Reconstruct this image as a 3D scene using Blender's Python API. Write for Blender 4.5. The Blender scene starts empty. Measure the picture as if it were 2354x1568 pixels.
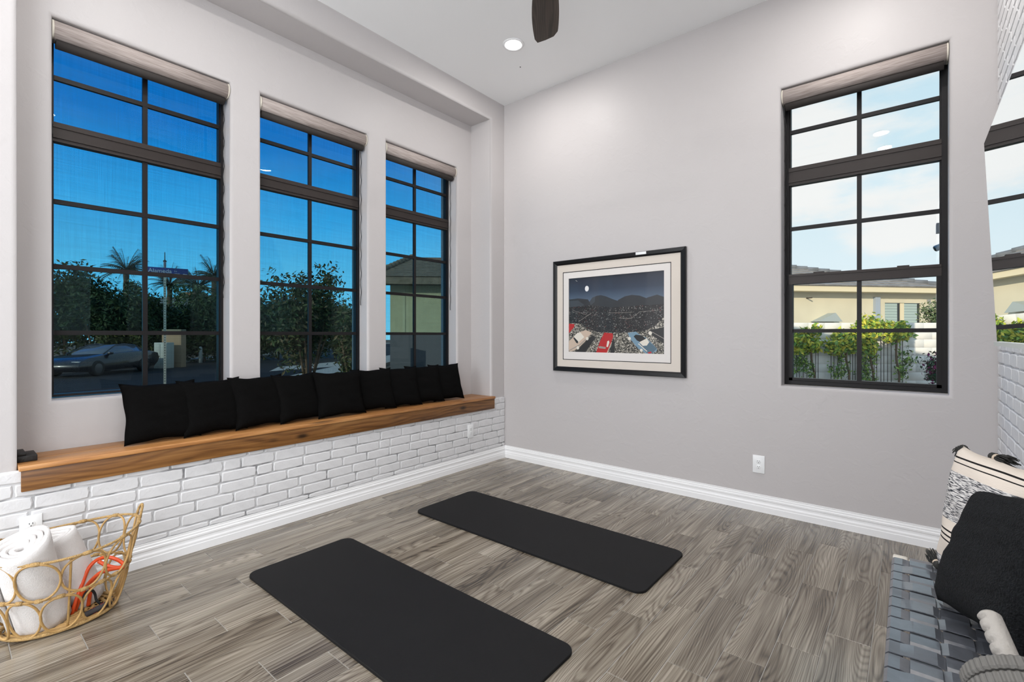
import bpy, bmesh, math, random
import numpy as np
from mathutils import Vector, Matrix, Euler

# ------------------------------------------------------------------ camera, light, exposure
SC = bpy.context.scene
COL = SC.collection
PI = math.pi
F, CX, CY = 1100.0, 1177.0, 770.0          # focal length and principal point in pixels of the 2354 px frame
TH = math.atan((2088 - CX) / F)
CAM = Vector((3.194, -3.731, 1.25))
FWD = Vector((-math.sin(TH), math.cos(TH), 0)); RGT = Vector((math.cos(TH), math.sin(TH), 0))
CEIL = 3.60
XR = 3.58            # right wall
YB = -6.4            # wall behind the camera

def P(u, v, d):      # a point seen at pixel (u, v), d metres along the view axis
    d = float(d); u = float(u); v = float(v)
    return CAM + d * (FWD + (u - CX) / F * RGT + (CY - v) / F * Vector((0, 0, 1)))
def on_z(u, v, z=0.0):
    return P(u, v, (CAM.z - z) * F / (v - CY))

cam_d = bpy.data.cameras.new('camera'); cam = bpy.data.objects.new('camera', cam_d); COL.objects.link(cam)
cam_d.sensor_width = 36.0; cam_d.sensor_fit = 'HORIZONTAL'
cam_d.lens = F / 2354 * 36.0
cam_d.shift_y = -(784 - CY) / 2354
cam_d.clip_start = 0.02; cam_d.clip_end = 500
cam.location = CAM
cam.rotation_euler = (PI / 2, 0, TH)
SC.camera = cam

SC.view_settings.view_transform = 'Standard'
SC.view_settings.look = 'None'
SC.view_settings.exposure = 0.0
SC.view_settings.gamma = 1.0
SC.view_settings.use_curve_mapping = False
SC.cycles.use_denoising = True
SC.cycles.max_bounces = 8; SC.cycles.diffuse_bounces = 5; SC.cycles.glossy_bounces = 4
SC.cycles.transparent_max_bounces = 16
SC.cycles.sample_clamp_indirect = 6.0

# lamp powers
W_DOWN = 12.0
W_FILL = 190.0  # power shared by the added fill lights behind the camera
SUN = 3.6

def build_world():
    w = bpy.data.worlds.new('sky'); SC.world = w; w.use_nodes = True
    nt = w.node_tree; N = nt.nodes; L = nt.links; N.clear()
    out = N.new('ShaderNodeOutputWorld'); bg = N.new('ShaderNodeBackground')
    tc = N.new('ShaderNodeTexCoord'); sep = N.new('ShaderNodeSeparateXYZ')
    L.new(tc.outputs['Generated'], sep.inputs[0])
    def ramp(pts, src):
        r = N.new('ShaderNodeValToRGB'); L.new(src, r.inputs[0])
        e = r.color_ramp.elements
        for i, (p, c) in enumerate(pts):
            el = e[i] if i < 2 else e.new(p)
            el.position = p; el.color = (*c, 1)
        return r.outputs[0]
    # open blue sky (west) and hazy pale sky (north), both by elevation
    blue = ramp([(0.0, (.58, 1.55, 1.95)), (.10, (.36, 1.34, 1.90)), (.22, (.08, .84, 1.70)), (.34, (.012, .42, 1.28)), (.55, (.01, .26, .90)), (1.0, (.01, .18, .65))], sep.outputs[2])
    pale = ramp([(0.0, (.86, .95, .98)), (.3, (.66, .84, .92)), (.6, (.50, .74, .90)), (1.0, (.24, .48, .76))], sep.outputs[2])
    # azimuth: 0 to the west, 1 to the north and east
    mr = N.new('ShaderNodeMapRange'); mr.inputs[1].default_value = -.82; mr.inputs[2].default_value = -.25
    mr.interpolation_type = 'SMOOTHSTEP'
    L.new(sep.outputs[0], mr.inputs[0])
    mix = N.new('ShaderNodeMix'); mix.data_type = 'RGBA'
    L.new(mr.outputs[0], mix.inputs[0]); L.new(blue, mix.inputs[6]); L.new(pale, mix.inputs[7])
    # clouds
    mp = N.new('ShaderNodeMapping'); mp.inputs['Scale'].default_value = (1, 1, 2.6)
    L.new(tc.outputs['Generated'], mp.inputs[0])
    no = N.new('ShaderNodeTexNoise'); no.inputs['Scale'].default_value = 3.4; no.inputs['Detail'].default_value = 9
    no.inputs['Roughness'].default_value = .55
    L.new(mp.outputs[0], no.inputs['Vector'])
    cl = N.new('ShaderNodeMapRange'); cl.inputs[1].default_value = .485; cl.inputs[2].default_value = .64
    cl.interpolation_type = 'SMOOTHSTEP'
    L.new(no.outputs[0], cl.inputs[0])
    m1 = N.new('ShaderNodeMath'); m1.operation = 'MULTIPLY'; L.new(cl.outputs[0], m1.inputs[0])
    m2 = N.new('ShaderNodeMapRange'); L.new(mr.outputs[0], m2.inputs[0]); m2.inputs[3].default_value = .04; m2.inputs[4].default_value = .9
    L.new(m2.outputs[0], m1.inputs[1])
    mc = N.new('ShaderNodeMix'); mc.data_type = 'RGBA'; mc.inputs[7].default_value = (.98, .95, .92, 1)
    L.new(m1.outputs[0], mc.inputs[0]); L.new(mix.outputs[2], mc.inputs[6])
    L.new(mc.outputs[2], bg.inputs[0]); bg.inputs[1].default_value = 1.0
    L.new(bg.outputs[0], out.inputs[0])
build_world()

sd = bpy.data.lights.new('sun', 'SUN'); sd.energy = SUN; sd.angle = .009; sd.color = (1.0, .86, .66)
so = bpy.data.objects.new('sun', sd); COL.objects.link(so)
sun_from = Vector((.10, -1.0, .325))         # low sun behind the house
so.rotation_euler = sun_from.to_track_quat('Z', 'Y').to_euler()
so.location = (0, -20, 12)

# ------------------------------------------------------------------ helpers
rnd = random.Random(7)

class MB:
    """collects shapes; build() links them as ONE mesh object"""
    def __init__(s): s.v = []; s.f = []; s.m = []; s.sm = []
    def add(s, vs, fs, mi=0, smooth=False):
        o = len(s.v); s.v += [tuple(v) for v in vs]
        for f in fs: s.f.append([i + o for i in f]); s.m.append(mi); s.sm.append(smooth)
        return s
    def box(s, x0, y0, z0, x1, y1, z1, mi=0, M=None):
        vs = [Vector((x, y, z)) for z in (z0, z1) for y in (y0, y1) for x in (x0, x1)]
        if M: vs = [M @ v for v in vs]
        return s.add(vs, [(0, 2, 3, 1), (4, 5, 7, 6), (0, 1, 5, 4), (2, 6, 7, 3), (0, 4, 6, 2), (1, 3, 7, 5)], mi)
    def cbox(s, x0, y0, z0, x1, y1, z1, b=.004, mi=0, M=None, seg=2):
        bm = bmesh.new(); bmesh.ops.create_cube(bm, size=1)
        for v in bm.verts:
            v.co = ((x0 + x1) / 2 + v.co.x * (x1 - x0), (y0 + y1) / 2 + v.co.y * (y1 - y0), (z0 + z1) / 2 + v.co.z * (z1 - z0))
        bmesh.ops.bevel(bm, geom=bm.edges[:], offset=b, segments=seg, affect='EDGES', profile=.5)
        return s.bm(bm, mi, M, True)
    def bm(s, bm, mi=0, M=None, smooth=False):
        bm.verts.index_update()
        vs = [M @ v.co if M else v.co.copy() for v in bm.verts]
        fs = [[v.index for v in f.verts] for f in bm.faces]
        bm.free()
        return s.add(vs, fs, mi, smooth)
    def tube(s, pts, r, n=8, mi=0, closed=False, caps=True):
        pts = [Vector(p) for p in pts]; k = len(pts)
        rs = r if isinstance(r, (list, tuple)) else [r] * k
        up = None; rings = []
        for i, p in enumerate(pts):
            if closed: t = pts[(i + 1) % k] - pts[i - 1]
            else: t = pts[min(i + 1, k - 1)] - pts[max(i - 1, 0)]
            if t.length < 1e-9: t = Vector((0, 0, 1))
            t.normalize()
            if up is None:
                up = Vector((0, 0, 1)) if abs(t.z) < .9 else Vector((1, 0, 0))
            a = t.cross(up)
            if a.length < 1e-6: a = t.orthogonal()
            a.normalize(); b = a.cross(t).normalized(); up = b
            rings.append([p + rs[i] * (math.cos(q) * a + math.sin(q) * b) for q in (2 * PI * j / n for j in range(n))])
        vs = [v for ring in rings for v in ring]; fs = []
        for i in range(k if closed else k - 1):
            i2 = (i + 1) % k
            for j in range(n):
                j2 = (j + 1) % n
                fs.append((i * n + j, i * n + j2, i2 * n + j2, i2 * n + j))
        if caps and not closed:
            fs.append(tuple(range(n - 1, -1, -1))); fs.append(tuple((k - 1) * n + j for j in range(n)))
        return s.add(vs, fs, mi, True)
    def lathe(s, prof, n=24, mi=0, M=None, cap=True, smooth=True):
        vs = []; fs = []; k = len(prof)
        for j in range(n):
            a = 2 * PI * j / n
            vs += [Vector((r * math.cos(a), r * math.sin(a), z)) for r, z in prof]
        for j in range(n):
            j2 = (j + 1) % n
            for i in range(k - 1): fs.append((j * k + i, j2 * k + i, j2 * k + i + 1, j * k + i + 1))
        if cap:
            fs.append(tuple(j * k for j in range(n - 1, -1, -1))); fs.append(tuple(j * k + k - 1 for j in range(n)))
        if M: vs = [M @ v for v in vs]
        return s.add(vs, fs, mi, smooth)
    def prism(s, poly, fn, a, b, mi=0, smooth=False):
        """poly: 2-D outline; fn(p, q, t) -> 3-D; extruded from t=a to t=b"""
        n = len(poly)
        vs = [fn(p, q, a) for p, q in poly] + [fn(p, q, b) for p, q in poly]
        fs = [tuple(range(n - 1, -1, -1)), tuple(range(n, 2 * n))]
        fs += [(i, (i + 1) % n, n + (i + 1) % n, n + i) for i in range(n)]
        return s.add(vs, fs, mi, smooth)
    def mesh(s, name, mats, fix=True):
        me = bpy.data.meshes.new(name)
        me.from_pydata([tuple(v) for v in s.v], [], s.f)
        for m in (mats if isinstance(mats, (list, tuple)) else [mats]): me.materials.append(m)
        me.polygons.foreach_set('material_index', s.m)
        me.polygons.foreach_set('use_smooth', s.sm)
        if fix:
            bm = bmesh.new(); bm.from_mesh(me)
            bmesh.ops.recalc_face_normals(bm, faces=bm.faces); bm.to_mesh(me); bm.free()
        me.update()
        return me
    def build(s, name, mats, parent=None, fix=True):
        return link(name, s.mesh(name, mats, fix), parent)

def link(name, me, parent=None, loc=None, rot=None):
    o = bpy.data.objects.new(name, me); COL.objects.link(o)
    if parent: o.parent = parent
    if loc is not None: o.location = loc
    if rot is not None: o.rotation_euler = rot
    return o
def thing(name, label, cat, loc=(0, 0, 0), rot=(0, 0, 0), group=None):
    o = bpy.data.objects.new(name, None); COL.objects.link(o)
    o.empty_display_size = .1
    o.location = loc; o.rotation_euler = rot
    return tag(o, label, cat, group)
def tag(o, label, cat, group=None):
    o['label'] = label; o['category'] = cat
    if group: o['group'] = group
    return o
def struct(o, label=None):
    o['kind'] = 'structure'
    if label: o['label'] = label
    return o
def stuff(o): o['kind'] = 'stuff'; return o
def sempty(name, loc=(0, 0, 0)):
    o = bpy.data.objects.new(name, None); COL.objects.link(o); o.location = loc; o.empty_display_size = .1
    return struct(o)

# ------------------------------------------------------------------ materials
MATS = {}
def new_mat(name):
    m = bpy.data.materials.new(name); m.use_nodes = True
    nt = m.node_tree; b = nt.nodes['Principled BSDF']
    return m, nt, b
def mat(name, col, rough=.6, spec=.4, metal=0., var=0., vscale=8., bump=0., bscale=60., detail=4, coat=0., sheen=0., coord='Object', emit=None, estr=0.):
    if name in MATS: return MATS[name]
    m, nt, b = new_mat(name); N = nt.nodes; L = nt.links
    b.inputs['Base Color'].default_value = (*col, 1)
    b.inputs['Roughness'].default_value = rough; b.inputs['Metallic'].default_value = metal
    b.inputs['Specular IOR Level'].default_value = spec
    if coat: b.inputs['Coat Weight'].default_value = coat; b.inputs['Coat Roughness'].default_value = .05
    if sheen: b.inputs['Sheen Weight'].default_value = sheen
    if emit: b.inputs['Emission Color'].default_value = (*emit, 1); b.inputs['Emission Strength'].default_value = estr
    if var or bump: tc = N.new('ShaderNodeTexCoord')
    if var:
        no = N.new('ShaderNodeTexNoise'); no.inputs['Scale'].default_value = vscale; no.inputs['Detail'].default_value = detail
        L.new(tc.outputs[coord], no.inputs['Vector'])
        r = N.new('ShaderNodeMapRange'); r.inputs[1].default_value = .3; r.inputs[2].default_value = .7
        r.inputs[3].default_value = 1 - var; r.inputs[4].default_value = 1 + var
        L.new(no.outputs[0], r.inputs[0])
        mx = N.new('ShaderNodeVectorMath'); mx.operation = 'SCALE'; mx.inputs[0].default_value = col
        L.new(r.outputs[0], mx.inputs['Scale']); L.new(mx.outputs[0], b.inputs['Base Color'])
    if bump:
        n2 = N.new('ShaderNodeTexNoise'); n2.inputs['Scale'].default_value = bscale; n2.inputs['Detail'].default_value = 3
        L.new(tc.outputs[coord], n2.inputs['Vector'])
        bp = N.new('ShaderNodeBump'); bp.inputs['Strength'].default_value = bump; bp.inputs['Distance'].default_value = .01
        L.new(n2.outputs[0], bp.inputs['Height']); L.new(bp.outputs[0], b.inputs['Normal'])
    MATS[name] = m
    return m

def wood_mat(name, cols, stretch=(1, .09, 1), scale=22., axis='x', rough=.45, rand=True, knots=None, dist=5.0, spec=.4, bumps=.15, xk=30., wl_=(.34, .75, .75, -.42)):
    """long grain along local y (stretch) with cathedral figure; each object draws its own stretch of grain"""
    m, nt, b = new_mat(name); N = nt.nodes; L = nt.links
    tc = N.new('ShaderNodeTexCoord'); src = tc.outputs['Object']
    if rand:
        oi = N.new('ShaderNodeObjectInfo')
        ad = N.new('ShaderNodeVectorMath'); ad.operation = 'MULTIPLY_ADD'
        cmb = N.new('ShaderNodeCombineXYZ'); 
        for i in range(3): L.new(oi.outputs['Random'], cmb.inputs[i])
        ad.inputs[1].default_value = (37.0, 61.0, 23.0); L.new(cmb.outputs[0], ad.inputs[0]); L.new(src, ad.inputs[2]); src = ad.outputs[0]
    def noise(sc, stre, det, vec=None):
        mp = N.new('ShaderNodeMapping'); mp.inputs['Scale'].default_value = stre; L.new(src, mp.inputs[0])
        n = N.new('ShaderNodeTexNoise'); n.inputs['Scale'].default_value = sc; n.inputs['Detail'].default_value = det; L.new(mp.outputs[0], n.inputs['Vector'])
        return n.outputs[0]
    def mad(x, k, y=None, c=0.):
        n = N.new('ShaderNodeMath'); n.operation = 'MULTIPLY_ADD'; L.new(x, n.inputs[0]); n.inputs[1].default_value = k
        if y is not None: L.new(y, n.inputs[2])
        else: n.inputs[2].default_value = c
        return n.outputs[0]
    sx = N.new('ShaderNodeSeparateXYZ'); L.new(src, sx.inputs[0])
    big = noise(scale * .42, (1, stretch[1] * 2.4, 1), 1.2)
    wob = noise(scale * 3, (1, stretch[1] * 2, 1), 2)
    ph = mad(sx.outputs[{'x': 0, 'z': 2}[axis]], xk, mad(big, dist, mad(wob, .35)))
    fr = N.new('ShaderNodeMath'); fr.operation = 'PINGPONG'; fr.inputs[1].default_value = .5; L.new(ph, fr.inputs[0])
    ln = N.new('ShaderNodeMapRange'); ln.inputs[1].default_value = .0; ln.inputs[2].default_value = .34; L.new(fr.outputs[0], ln.inputs[0])
    amt = N.new('ShaderNodeMapRange'); amt.inputs[1].default_value = .38; amt.inputs[2].default_value = .62; L.new(noise(scale * .5, (1, stretch[1] * 3, 1), 2), amt.inputs[0])
    lm = N.new('ShaderNodeMath'); lm.operation = 'MULTIPLY'; L.new(ln.outputs[0], lm.inputs[0]); lm.inputs[1].default_value = 1.0
    fine = noise(scale * 9, (1, stretch[1] * .35, 1), 3)
    broad = noise(scale * .8, (1, stretch[1] * 1.2, 1), 3)
    v = mad(lm.outputs[0], wl_[0], mad(fine, wl_[1], mad(broad, wl_[2], None, wl_[3])))
    rp = N.new('ShaderNodeValToRGB'); L.new(v, rp.inputs[0])
    e = rp.color_ramp.elements
    for i, (p, c) in enumerate(cols):
        el = e[i] if i < 2 else e.new(p)
        el.position = p; el.color = (*c, 1)
    colout = rp.outputs[0]
    if rand:
        tone = N.new('ShaderNodeMapRange'); tone.inputs[3].default_value = .78; tone.inputs[4].default_value = 1.04; L.new(oi.outputs['Random'], tone.inputs[0])
        sc = N.new('ShaderNodeVectorMath'); sc.operation = 'SCALE'; L.new(colout, sc.inputs[0]); L.new(tone.outputs[0], sc.inputs['Scale']); colout = sc.outputs[0]
    if knots:
        mk = N.new('ShaderNodeMapping'); mk.inputs['Scale'].default_value = knots; L.new(tc.outputs['Object'], mk.inputs[0])
        vo = N.new('ShaderNodeTexVoronoi'); vo.inputs['Scale'].default_value = 1.0; vo.inputs['Randomness'].default_value = 1.0; L.new(mk.outputs[0], vo.inputs['Vector'])
        kr = N.new('ShaderNodeMapRange'); kr.inputs[1].default_value = .03; kr.inputs[2].default_value = .20; kr.inputs[3].default_value = .14; kr.inputs[4].default_value = 1.0
        kr.interpolation_type = 'SMOOTHSTEP'
        L.new(vo.outputs['Distance'], kr.inputs[0])
        sc = N.new('ShaderNodeVectorMath'); sc.operation = 'SCALE'; L.new(colout, sc.inputs[0]); L.new(kr.outputs[0], sc.inputs['Scale']); colout = sc.outputs[0]
    L.new(colout, b.inputs['Base Color'])
    b.inputs['Roughness'].default_value = rough; b.inputs['Specular IOR Level'].default_value = spec
    bp = N.new('ShaderNodeBump'); bp.inputs['Strength'].default_value = bumps; bp.inputs['Distance'].default_value = .002
    L.new(v, bp.inputs['Height']); L.new(bp.outputs[0], b.inputs['Normal'])
    MATS[name] = m
    return m

def wall_mat(name, col, rough=.42):
    m, nt, b = new_mat(name); N = nt.nodes; L = nt.links
    tc = N.new('ShaderNodeTexCoord')
    b.inputs['Base Color'].default_value = (*col, 1); b.inputs['Roughness'].default_value = rough; b.inputs['Specular IOR Level'].default_value = .22
    n1 = N.new('ShaderNodeTexNoise'); n1.inputs['Scale'].default_value = 11; n1.inputs['Detail'].default_value = 5; n1.inputs['Distortion'].default_value = .6
    L.new(tc.outputs['Object'], n1.inputs['Vector'])
    r = N.new('ShaderNodeMapRange'); r.inputs[1].default_value = .52; r.inputs[2].default_value = .60; L.new(n1.outputs[0], r.inputs[0])
    n2 = N.new('ShaderNodeTexNoise'); n2.inputs['Scale'].default_value = 170; L.new(tc.outputs['Object'], n2.inputs['Vector'])
    ad = N.new('ShaderNodeMath'); ad.operation = 'MULTIPLY_ADD'; ad.inputs[1].default_value = .5; L.new(n2.outputs[0], ad.inputs[0]); L.new(r.outputs[0], ad.inputs[2])
    bp = N.new('ShaderNodeBump'); bp.inputs['Strength'].default_value = .10; bp.inputs['Distance'].default_value = .004
    L.new(ad.outputs[0], bp.inputs['Height']); L.new(bp.outputs[0], b.inputs['Normal'])
    MATS[name] = m
    return m

def glass_mat(name, tint, refl=.05, gain=.9):
    m, nt, b = new_mat(name); N = nt.nodes; L = nt.links; N.remove(b)
    out = [n for n in N if n.type == 'OUTPUT_MATERIAL'][0]
    tr = N.new('ShaderNodeBsdfTransparent'); tr.inputs[0].default_value = (*tint, 1)
    gl = N.new('ShaderNodeBsdfGlossy'); gl.inputs['Roughness'].default_value = 0.0
    lw = N.new('ShaderNodeLayerWeight'); lw.inputs['Blend'].default_value = .5
    pw = N.new('ShaderNodeMath'); pw.operation = 'POWER'; pw.inputs[1].default_value = 5.; L.new(lw.outputs['Facing'], pw.inputs[0])
    ma = N.new('ShaderNodeMath'); ma.operation = 'MULTIPLY_ADD'; ma.inputs[1].default_value = gain; ma.inputs[2].default_value = refl; L.new(pw.outputs[0], ma.inputs[0])
    mx = N.new('ShaderNodeMixShader'); L.new(ma.outputs[0], mx.inputs[0]); L.new(tr.outputs[0], mx.inputs[1]); L.new(gl.outputs[0], mx.inputs[2])
    L.new(mx.outputs[0], out.inputs[0])
    MATS[name] = m
    return m

def screen_mat(name, openness, thread=(.004, .005, .006)):
    """woven solar screen: open mesh finer than a pixel"""
    m, nt, b = new_mat(name); N = nt.nodes; L = nt.links; N.remove(b)
    out = [n for n in N if n.type == 'OUTPUT_MATERIAL'][0]
    tr = N.new('ShaderNodeBsdfTransparent'); df = N.new('ShaderNodeBsdfDiffuse'); df.inputs[0].default_value = (*thread, 1)
    tc = N.new('ShaderNodeTexCoord'); vals = []
    for sc in ((1, 420, 4), (1, 4, 420)):
        mp = N.new('ShaderNodeMapping'); mp.inputs['Scale'].default_value = sc; L.new(tc.outputs['Object'], mp.inputs[0])
        no = N.new('ShaderNodeTexNoise'); no.inputs['Scale'].default_value = 1.0; no.inputs['Detail'].default_value = 1; L.new(mp.outputs[0], no.inputs['Vector']); vals.append(no.outputs[0])
    a = N.new('ShaderNodeMath'); a.operation = 'ADD'; L.new(vals[0], a.inputs[0]); L.new(vals[1], a.inputs[1])
    r = N.new('ShaderNodeMapRange'); r.inputs[1].default_value = .6; r.inputs[2].default_value = 1.4; r.inputs[3].default_value = openness - .06; r.inputs[4].default_value = openness + .06
    L.new(a.outputs[0], r.inputs[0])
    mx = N.new('ShaderNodeMixShader'); L.new(r.outputs[0], mx.inputs[0]); L.new(df.outputs[0], mx.inputs[1]); L.new(tr.outputs[0], mx.inputs[2])
    L.new(mx.outputs[0], out.inputs[0])
    MATS[name] = m
    return m

M_wall = wall_mat('greige wall paint', (.520, .496, .496))
M_ceil = mat('ceiling white', (.90, .905, .91), .8, .2, bump=.05, bscale=120)
M_trim = mat('white trim paint', (.86, .86, .87), .32, .45)
M_brick = mat('white painted brick', (.69, .688, .70), .5, .35, var=.035, vscale=14, bump=.22, bscale=55, coord='Object')
M_frame = mat('dark bronze window frame', (.010, .009, .010), .45, .25)
M_rail = mat('bronze rail', (.030, .023, .021), .42, .3)
M_glass = glass_mat('clear glass', (.97, .985, .99), .008, .30)
M_glassw = glass_mat('tinted glass', (.80, .92, .96), .008, .25)
M_screen = screen_mat('solar screen', .46, (.0025, .003, .0035))
M_black = mat('black linen', (.0042, .0041, .0041), .95, .04, var=.35, vscale=300, bump=.35, bscale=420, sheen=.0)
M_plate = mat('white plastic', (.83, .84, .85), .35, .45)
M_dark = mat('dark slot', (.01, .01, .01), .6)

def mortar_mat():
    m, nt, b = new_mat('mortar'); N = nt.nodes; L = nt.links
    tc = N.new('ShaderNodeTexCoord'); no = N.new('ShaderNodeTexNoise'); no.inputs['Scale'].default_value = 9; no.inputs['Detail'].default_value = 6
    L.new(tc.outputs['Object'], no.inputs['Vector'])
    r = N.new('ShaderNodeValToRGB'); L.new(no.outputs[0], r.inputs[0])
    r.color_ramp.elements[0].position = .36; r.color_ramp.elements[0].color = (.26, .26, .27, 1)
    r.color_ramp.elements[1].position = .52; r.color_ramp.elements[1].color = (.66, .66, .67, 1)
    L.new(r.outputs[0], b.inputs['Base Color']); b.inputs['Roughness'].default_value = .8
    return m
M_mortar = mortar_mat()

# ------------------------------------------------------------------ the shell
def grid_wall(name, us, ws, holes, t0, t1, fn, bevel_r, bevel_front=True, parent=None, m=M_wall):
    """wall with rectangular openings. us/ws: extents (u along, w up); holes: (u0,u1,w0,w1); fn(u,w,t)->xyz; t0 room face, t1 outer face"""
    U = sorted({round(x, 5) for x in [us[0], us[1]] + [h[i] for h in holes for i in (0, 1)]})
    W = sorted({round(x, 5) for x in [ws[0], ws[1]] + [h[i] for h in holes for i in (2, 3)]})
    bm = bmesh.new(); V = {}
    def vert(i, j, k):
        if (i, j, k) not in V: V[(i, j, k)] = bm.verts.new(fn(U[i], W[j], (t0, t1)[k]))
        return V[(i, j, k)]
    def solid(i, j):
        if not (0 <= i < len(U) - 1 and 0 <= j < len(W) - 1): return False
        cu, cw = (U[i] + U[i + 1]) / 2, (W[j] + W[j + 1]) / 2
        return not any(h[0] < cu < h[1] and h[2] < cw < h[3] for h in holes)
    rim = []
    for i in range(len(U) - 1):
        for j in range(len(W) - 1):
            if not solid(i, j): continue
            for k in (0, 1): bm.faces.new([vert(i, j, k), vert(i + 1, j, k), vert(i + 1, j + 1, k), vert(i, j + 1, k)])
            for di, dj, a, b in ((-1, 0, (i, j), (i, j + 1)), (1, 0, (i + 1, j), (i + 1, j + 1)), (0, -1, (i, j), (i + 1, j)), (0, 1, (i, j + 1), (i + 1, j + 1))):
                if not solid(i + di, j + dj):
                    bm.faces.new([vert(*a, 0), vert(*b, 0), vert(*b, 1), vert(*a, 1)])
                    if 0 <= i + di < len(U) - 1 and 0 <= j + dj < len(W) - 1: rim.append((a, b))
    bmesh.ops.recalc_face_normals(bm, faces=bm.faces)
    if bevel_r:
        ed = []
        for a, b in rim:
            e = bm.edges.get((V[(*a, 0)], V[(*b, 0)]))
            if e: ed.append(e)
        r = bmesh.ops.bevel(bm, geom=ed, offset=bevel_r, segments=5, affect='EDGES', profile=.5)
        for f in r['faces']: f.smooth = True
    me = bpy.data.meshes.new(name); bm.to_mesh(me); bm.free(); me.materials.append(m)
    return link(name, me, parent)

ND, RD = .28, .125           # niche depth, window reveal depth
NY0, NY1, NZ1 = -3.484, -.197, 3.40
BZ = .641                    # bench top
WIN = [(-3.334, -2.473), (-2.278, -1.421), (-1.2345, -.395)]
WZ0, WZ1 = .903, 2.935
wl = struct(grid_wall('wall_left', (YB, 0.0), (-.3, CEIL), [(NY0, NY1, BZ - .06, NZ1)], 0.0, -ND, lambda u, w, t: (t, u, w), .022), 'greige wall with a deep window niche over white brick')
nb = grid_wall('niche_back', (NY0 - .1, NY1 + .1), (-.3, CEIL), [(a, b, WZ0, WZ1) for a, b in WIN], -ND, -ND - .24, lambda u, w, t: (t, u, w), .02, parent=wl)
BW = (2.516, 3.3757, .90, 2.957)
wb = struct(grid_wall('wall_back', (-ND - .24, XR + .25), (-.3, CEIL), [BW], 0.0, .24, lambda u, w, t: (u, t, w), .02))
wr = struct(MB().box(XR, YB, -.3, XR + .2, 0, CEIL).build('wall_right', M_mortar))
struct(MB().box(-ND, YB - .2, -.3, XR + .2, YB, CEIL).build('wall_rear', M_wall))
struct(MB().box(-ND - .24, YB - .2, CEIL, XR + .25, .24, CEIL + .1).build('ceiling', M_ceil))
M_stucco = mat('tan stucco', (.52, .44, .33), .9, .1, var=.08, vscale=20, bump=.3, bscale=90)
struct(MB().box(-ND - .6, YB - .6, CEIL + .1, XR + 6, .5, CEIL + .80).build('roof', M_stucco))

# floor: tile planks 0.15 x 0.6 running along y, thirds offset
M_grout = mat('pale grout', (.40, .385, .36), .85, .1)
fl = struct(MB().box(-.02, YB, -.3, XR, 0, -.0022).build('floor', M_grout), 'grey brown wood look plank tiles with pale joints')
M_plank = wood_mat('weathered oak tile', [(.0, (.028, .021, .014)), (.25, (.080, .062, .044)), (.46, (.165, .135, .100)), (.70, (.272, .234, .182)), (1.0, (.44, .39, .32))],
                   stretch=(1, .055, 1), scale=15, rough=.25, dist=30, spec=.9, xk=70., wl_=(.26, .95, 1.15, -.66))
def plank_mesh(w, l):
    b = MB(); c = .0009; t = .006
    o = [(-w / 2, -l / 2), (w / 2, -l / 2), (w / 2, l / 2), (-w / 2, l / 2)]
    i = [(x - math.copysign(c, x), y - math.copysign(c, y)) for x, y in o]
    b.add([(x, y, -t) for x, y in o] + [(x, y, -c) for x, y in o] + [(x, y, 0) for x, y in i],
          [(3, 2, 1, 0), (8, 9, 10, 11)] + [(k, (k + 1) % 4, 4 + (k + 1) % 4, 4 + k) for k in range(4)] + [(4 + k, 4 + (k + 1) % 4, 8 + (k + 1) % 4, 8 + k) for k in range(4)])
    return b.mesh('plank', M_plank)
PLM = {}
for k in range(-1, 24):
    x0 = .08 + .15 * k; x1 = min(x0 + .15, XR); x0 = max(x0, 0)
    off = [.34, .14, .54][k % 3]
    ys = [0.0] + [-(off + .6 * j) for j in range(9)]
    for y1, y0 in zip(ys, ys[1:]):
        if y0 < -4.9: break
        w, l = round(x1 - x0 - .0032, 4), round(y1 - y0 - .0032, 4)
        if w < .01: continue
        if (w, l) not in PLM: PLM[(w, l)] = plank_mesh(w, l)
        o = link('plank', PLM[(w, l)], fl, ((x0 + x1) / 2, (y0 + y1) / 2, 0))
        if rnd.random() < .5: o.rotation_euler = (0, 0, PI)

# baseboards: stepped profile
PROF = [(0, 0), (.0165, 0), (.0165, .040), (.0145, .044), (.0145, .056), (.0105, .066), (.0095, .078), (.012, .083), (.012, .093), (.007, .097), (.007, .107), (.004, .111), (.004, .122), (0, .122)]
struct(MB().prism(PROF, lambda p, q, t: (p + .012, t, q), YB, -.0, 0).build('baseboard_left', M_trim))
struct(MB().prism(PROF, lambda p, q, t: (t, -p, q), .0, XR, 0).build('baseboard_back', M_trim))
struct(MB().prism(PROF, lambda p, q, t: (XR - .012 - p, t, q), YB, 0, 0).build('baseboard_right', M_trim))

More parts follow.
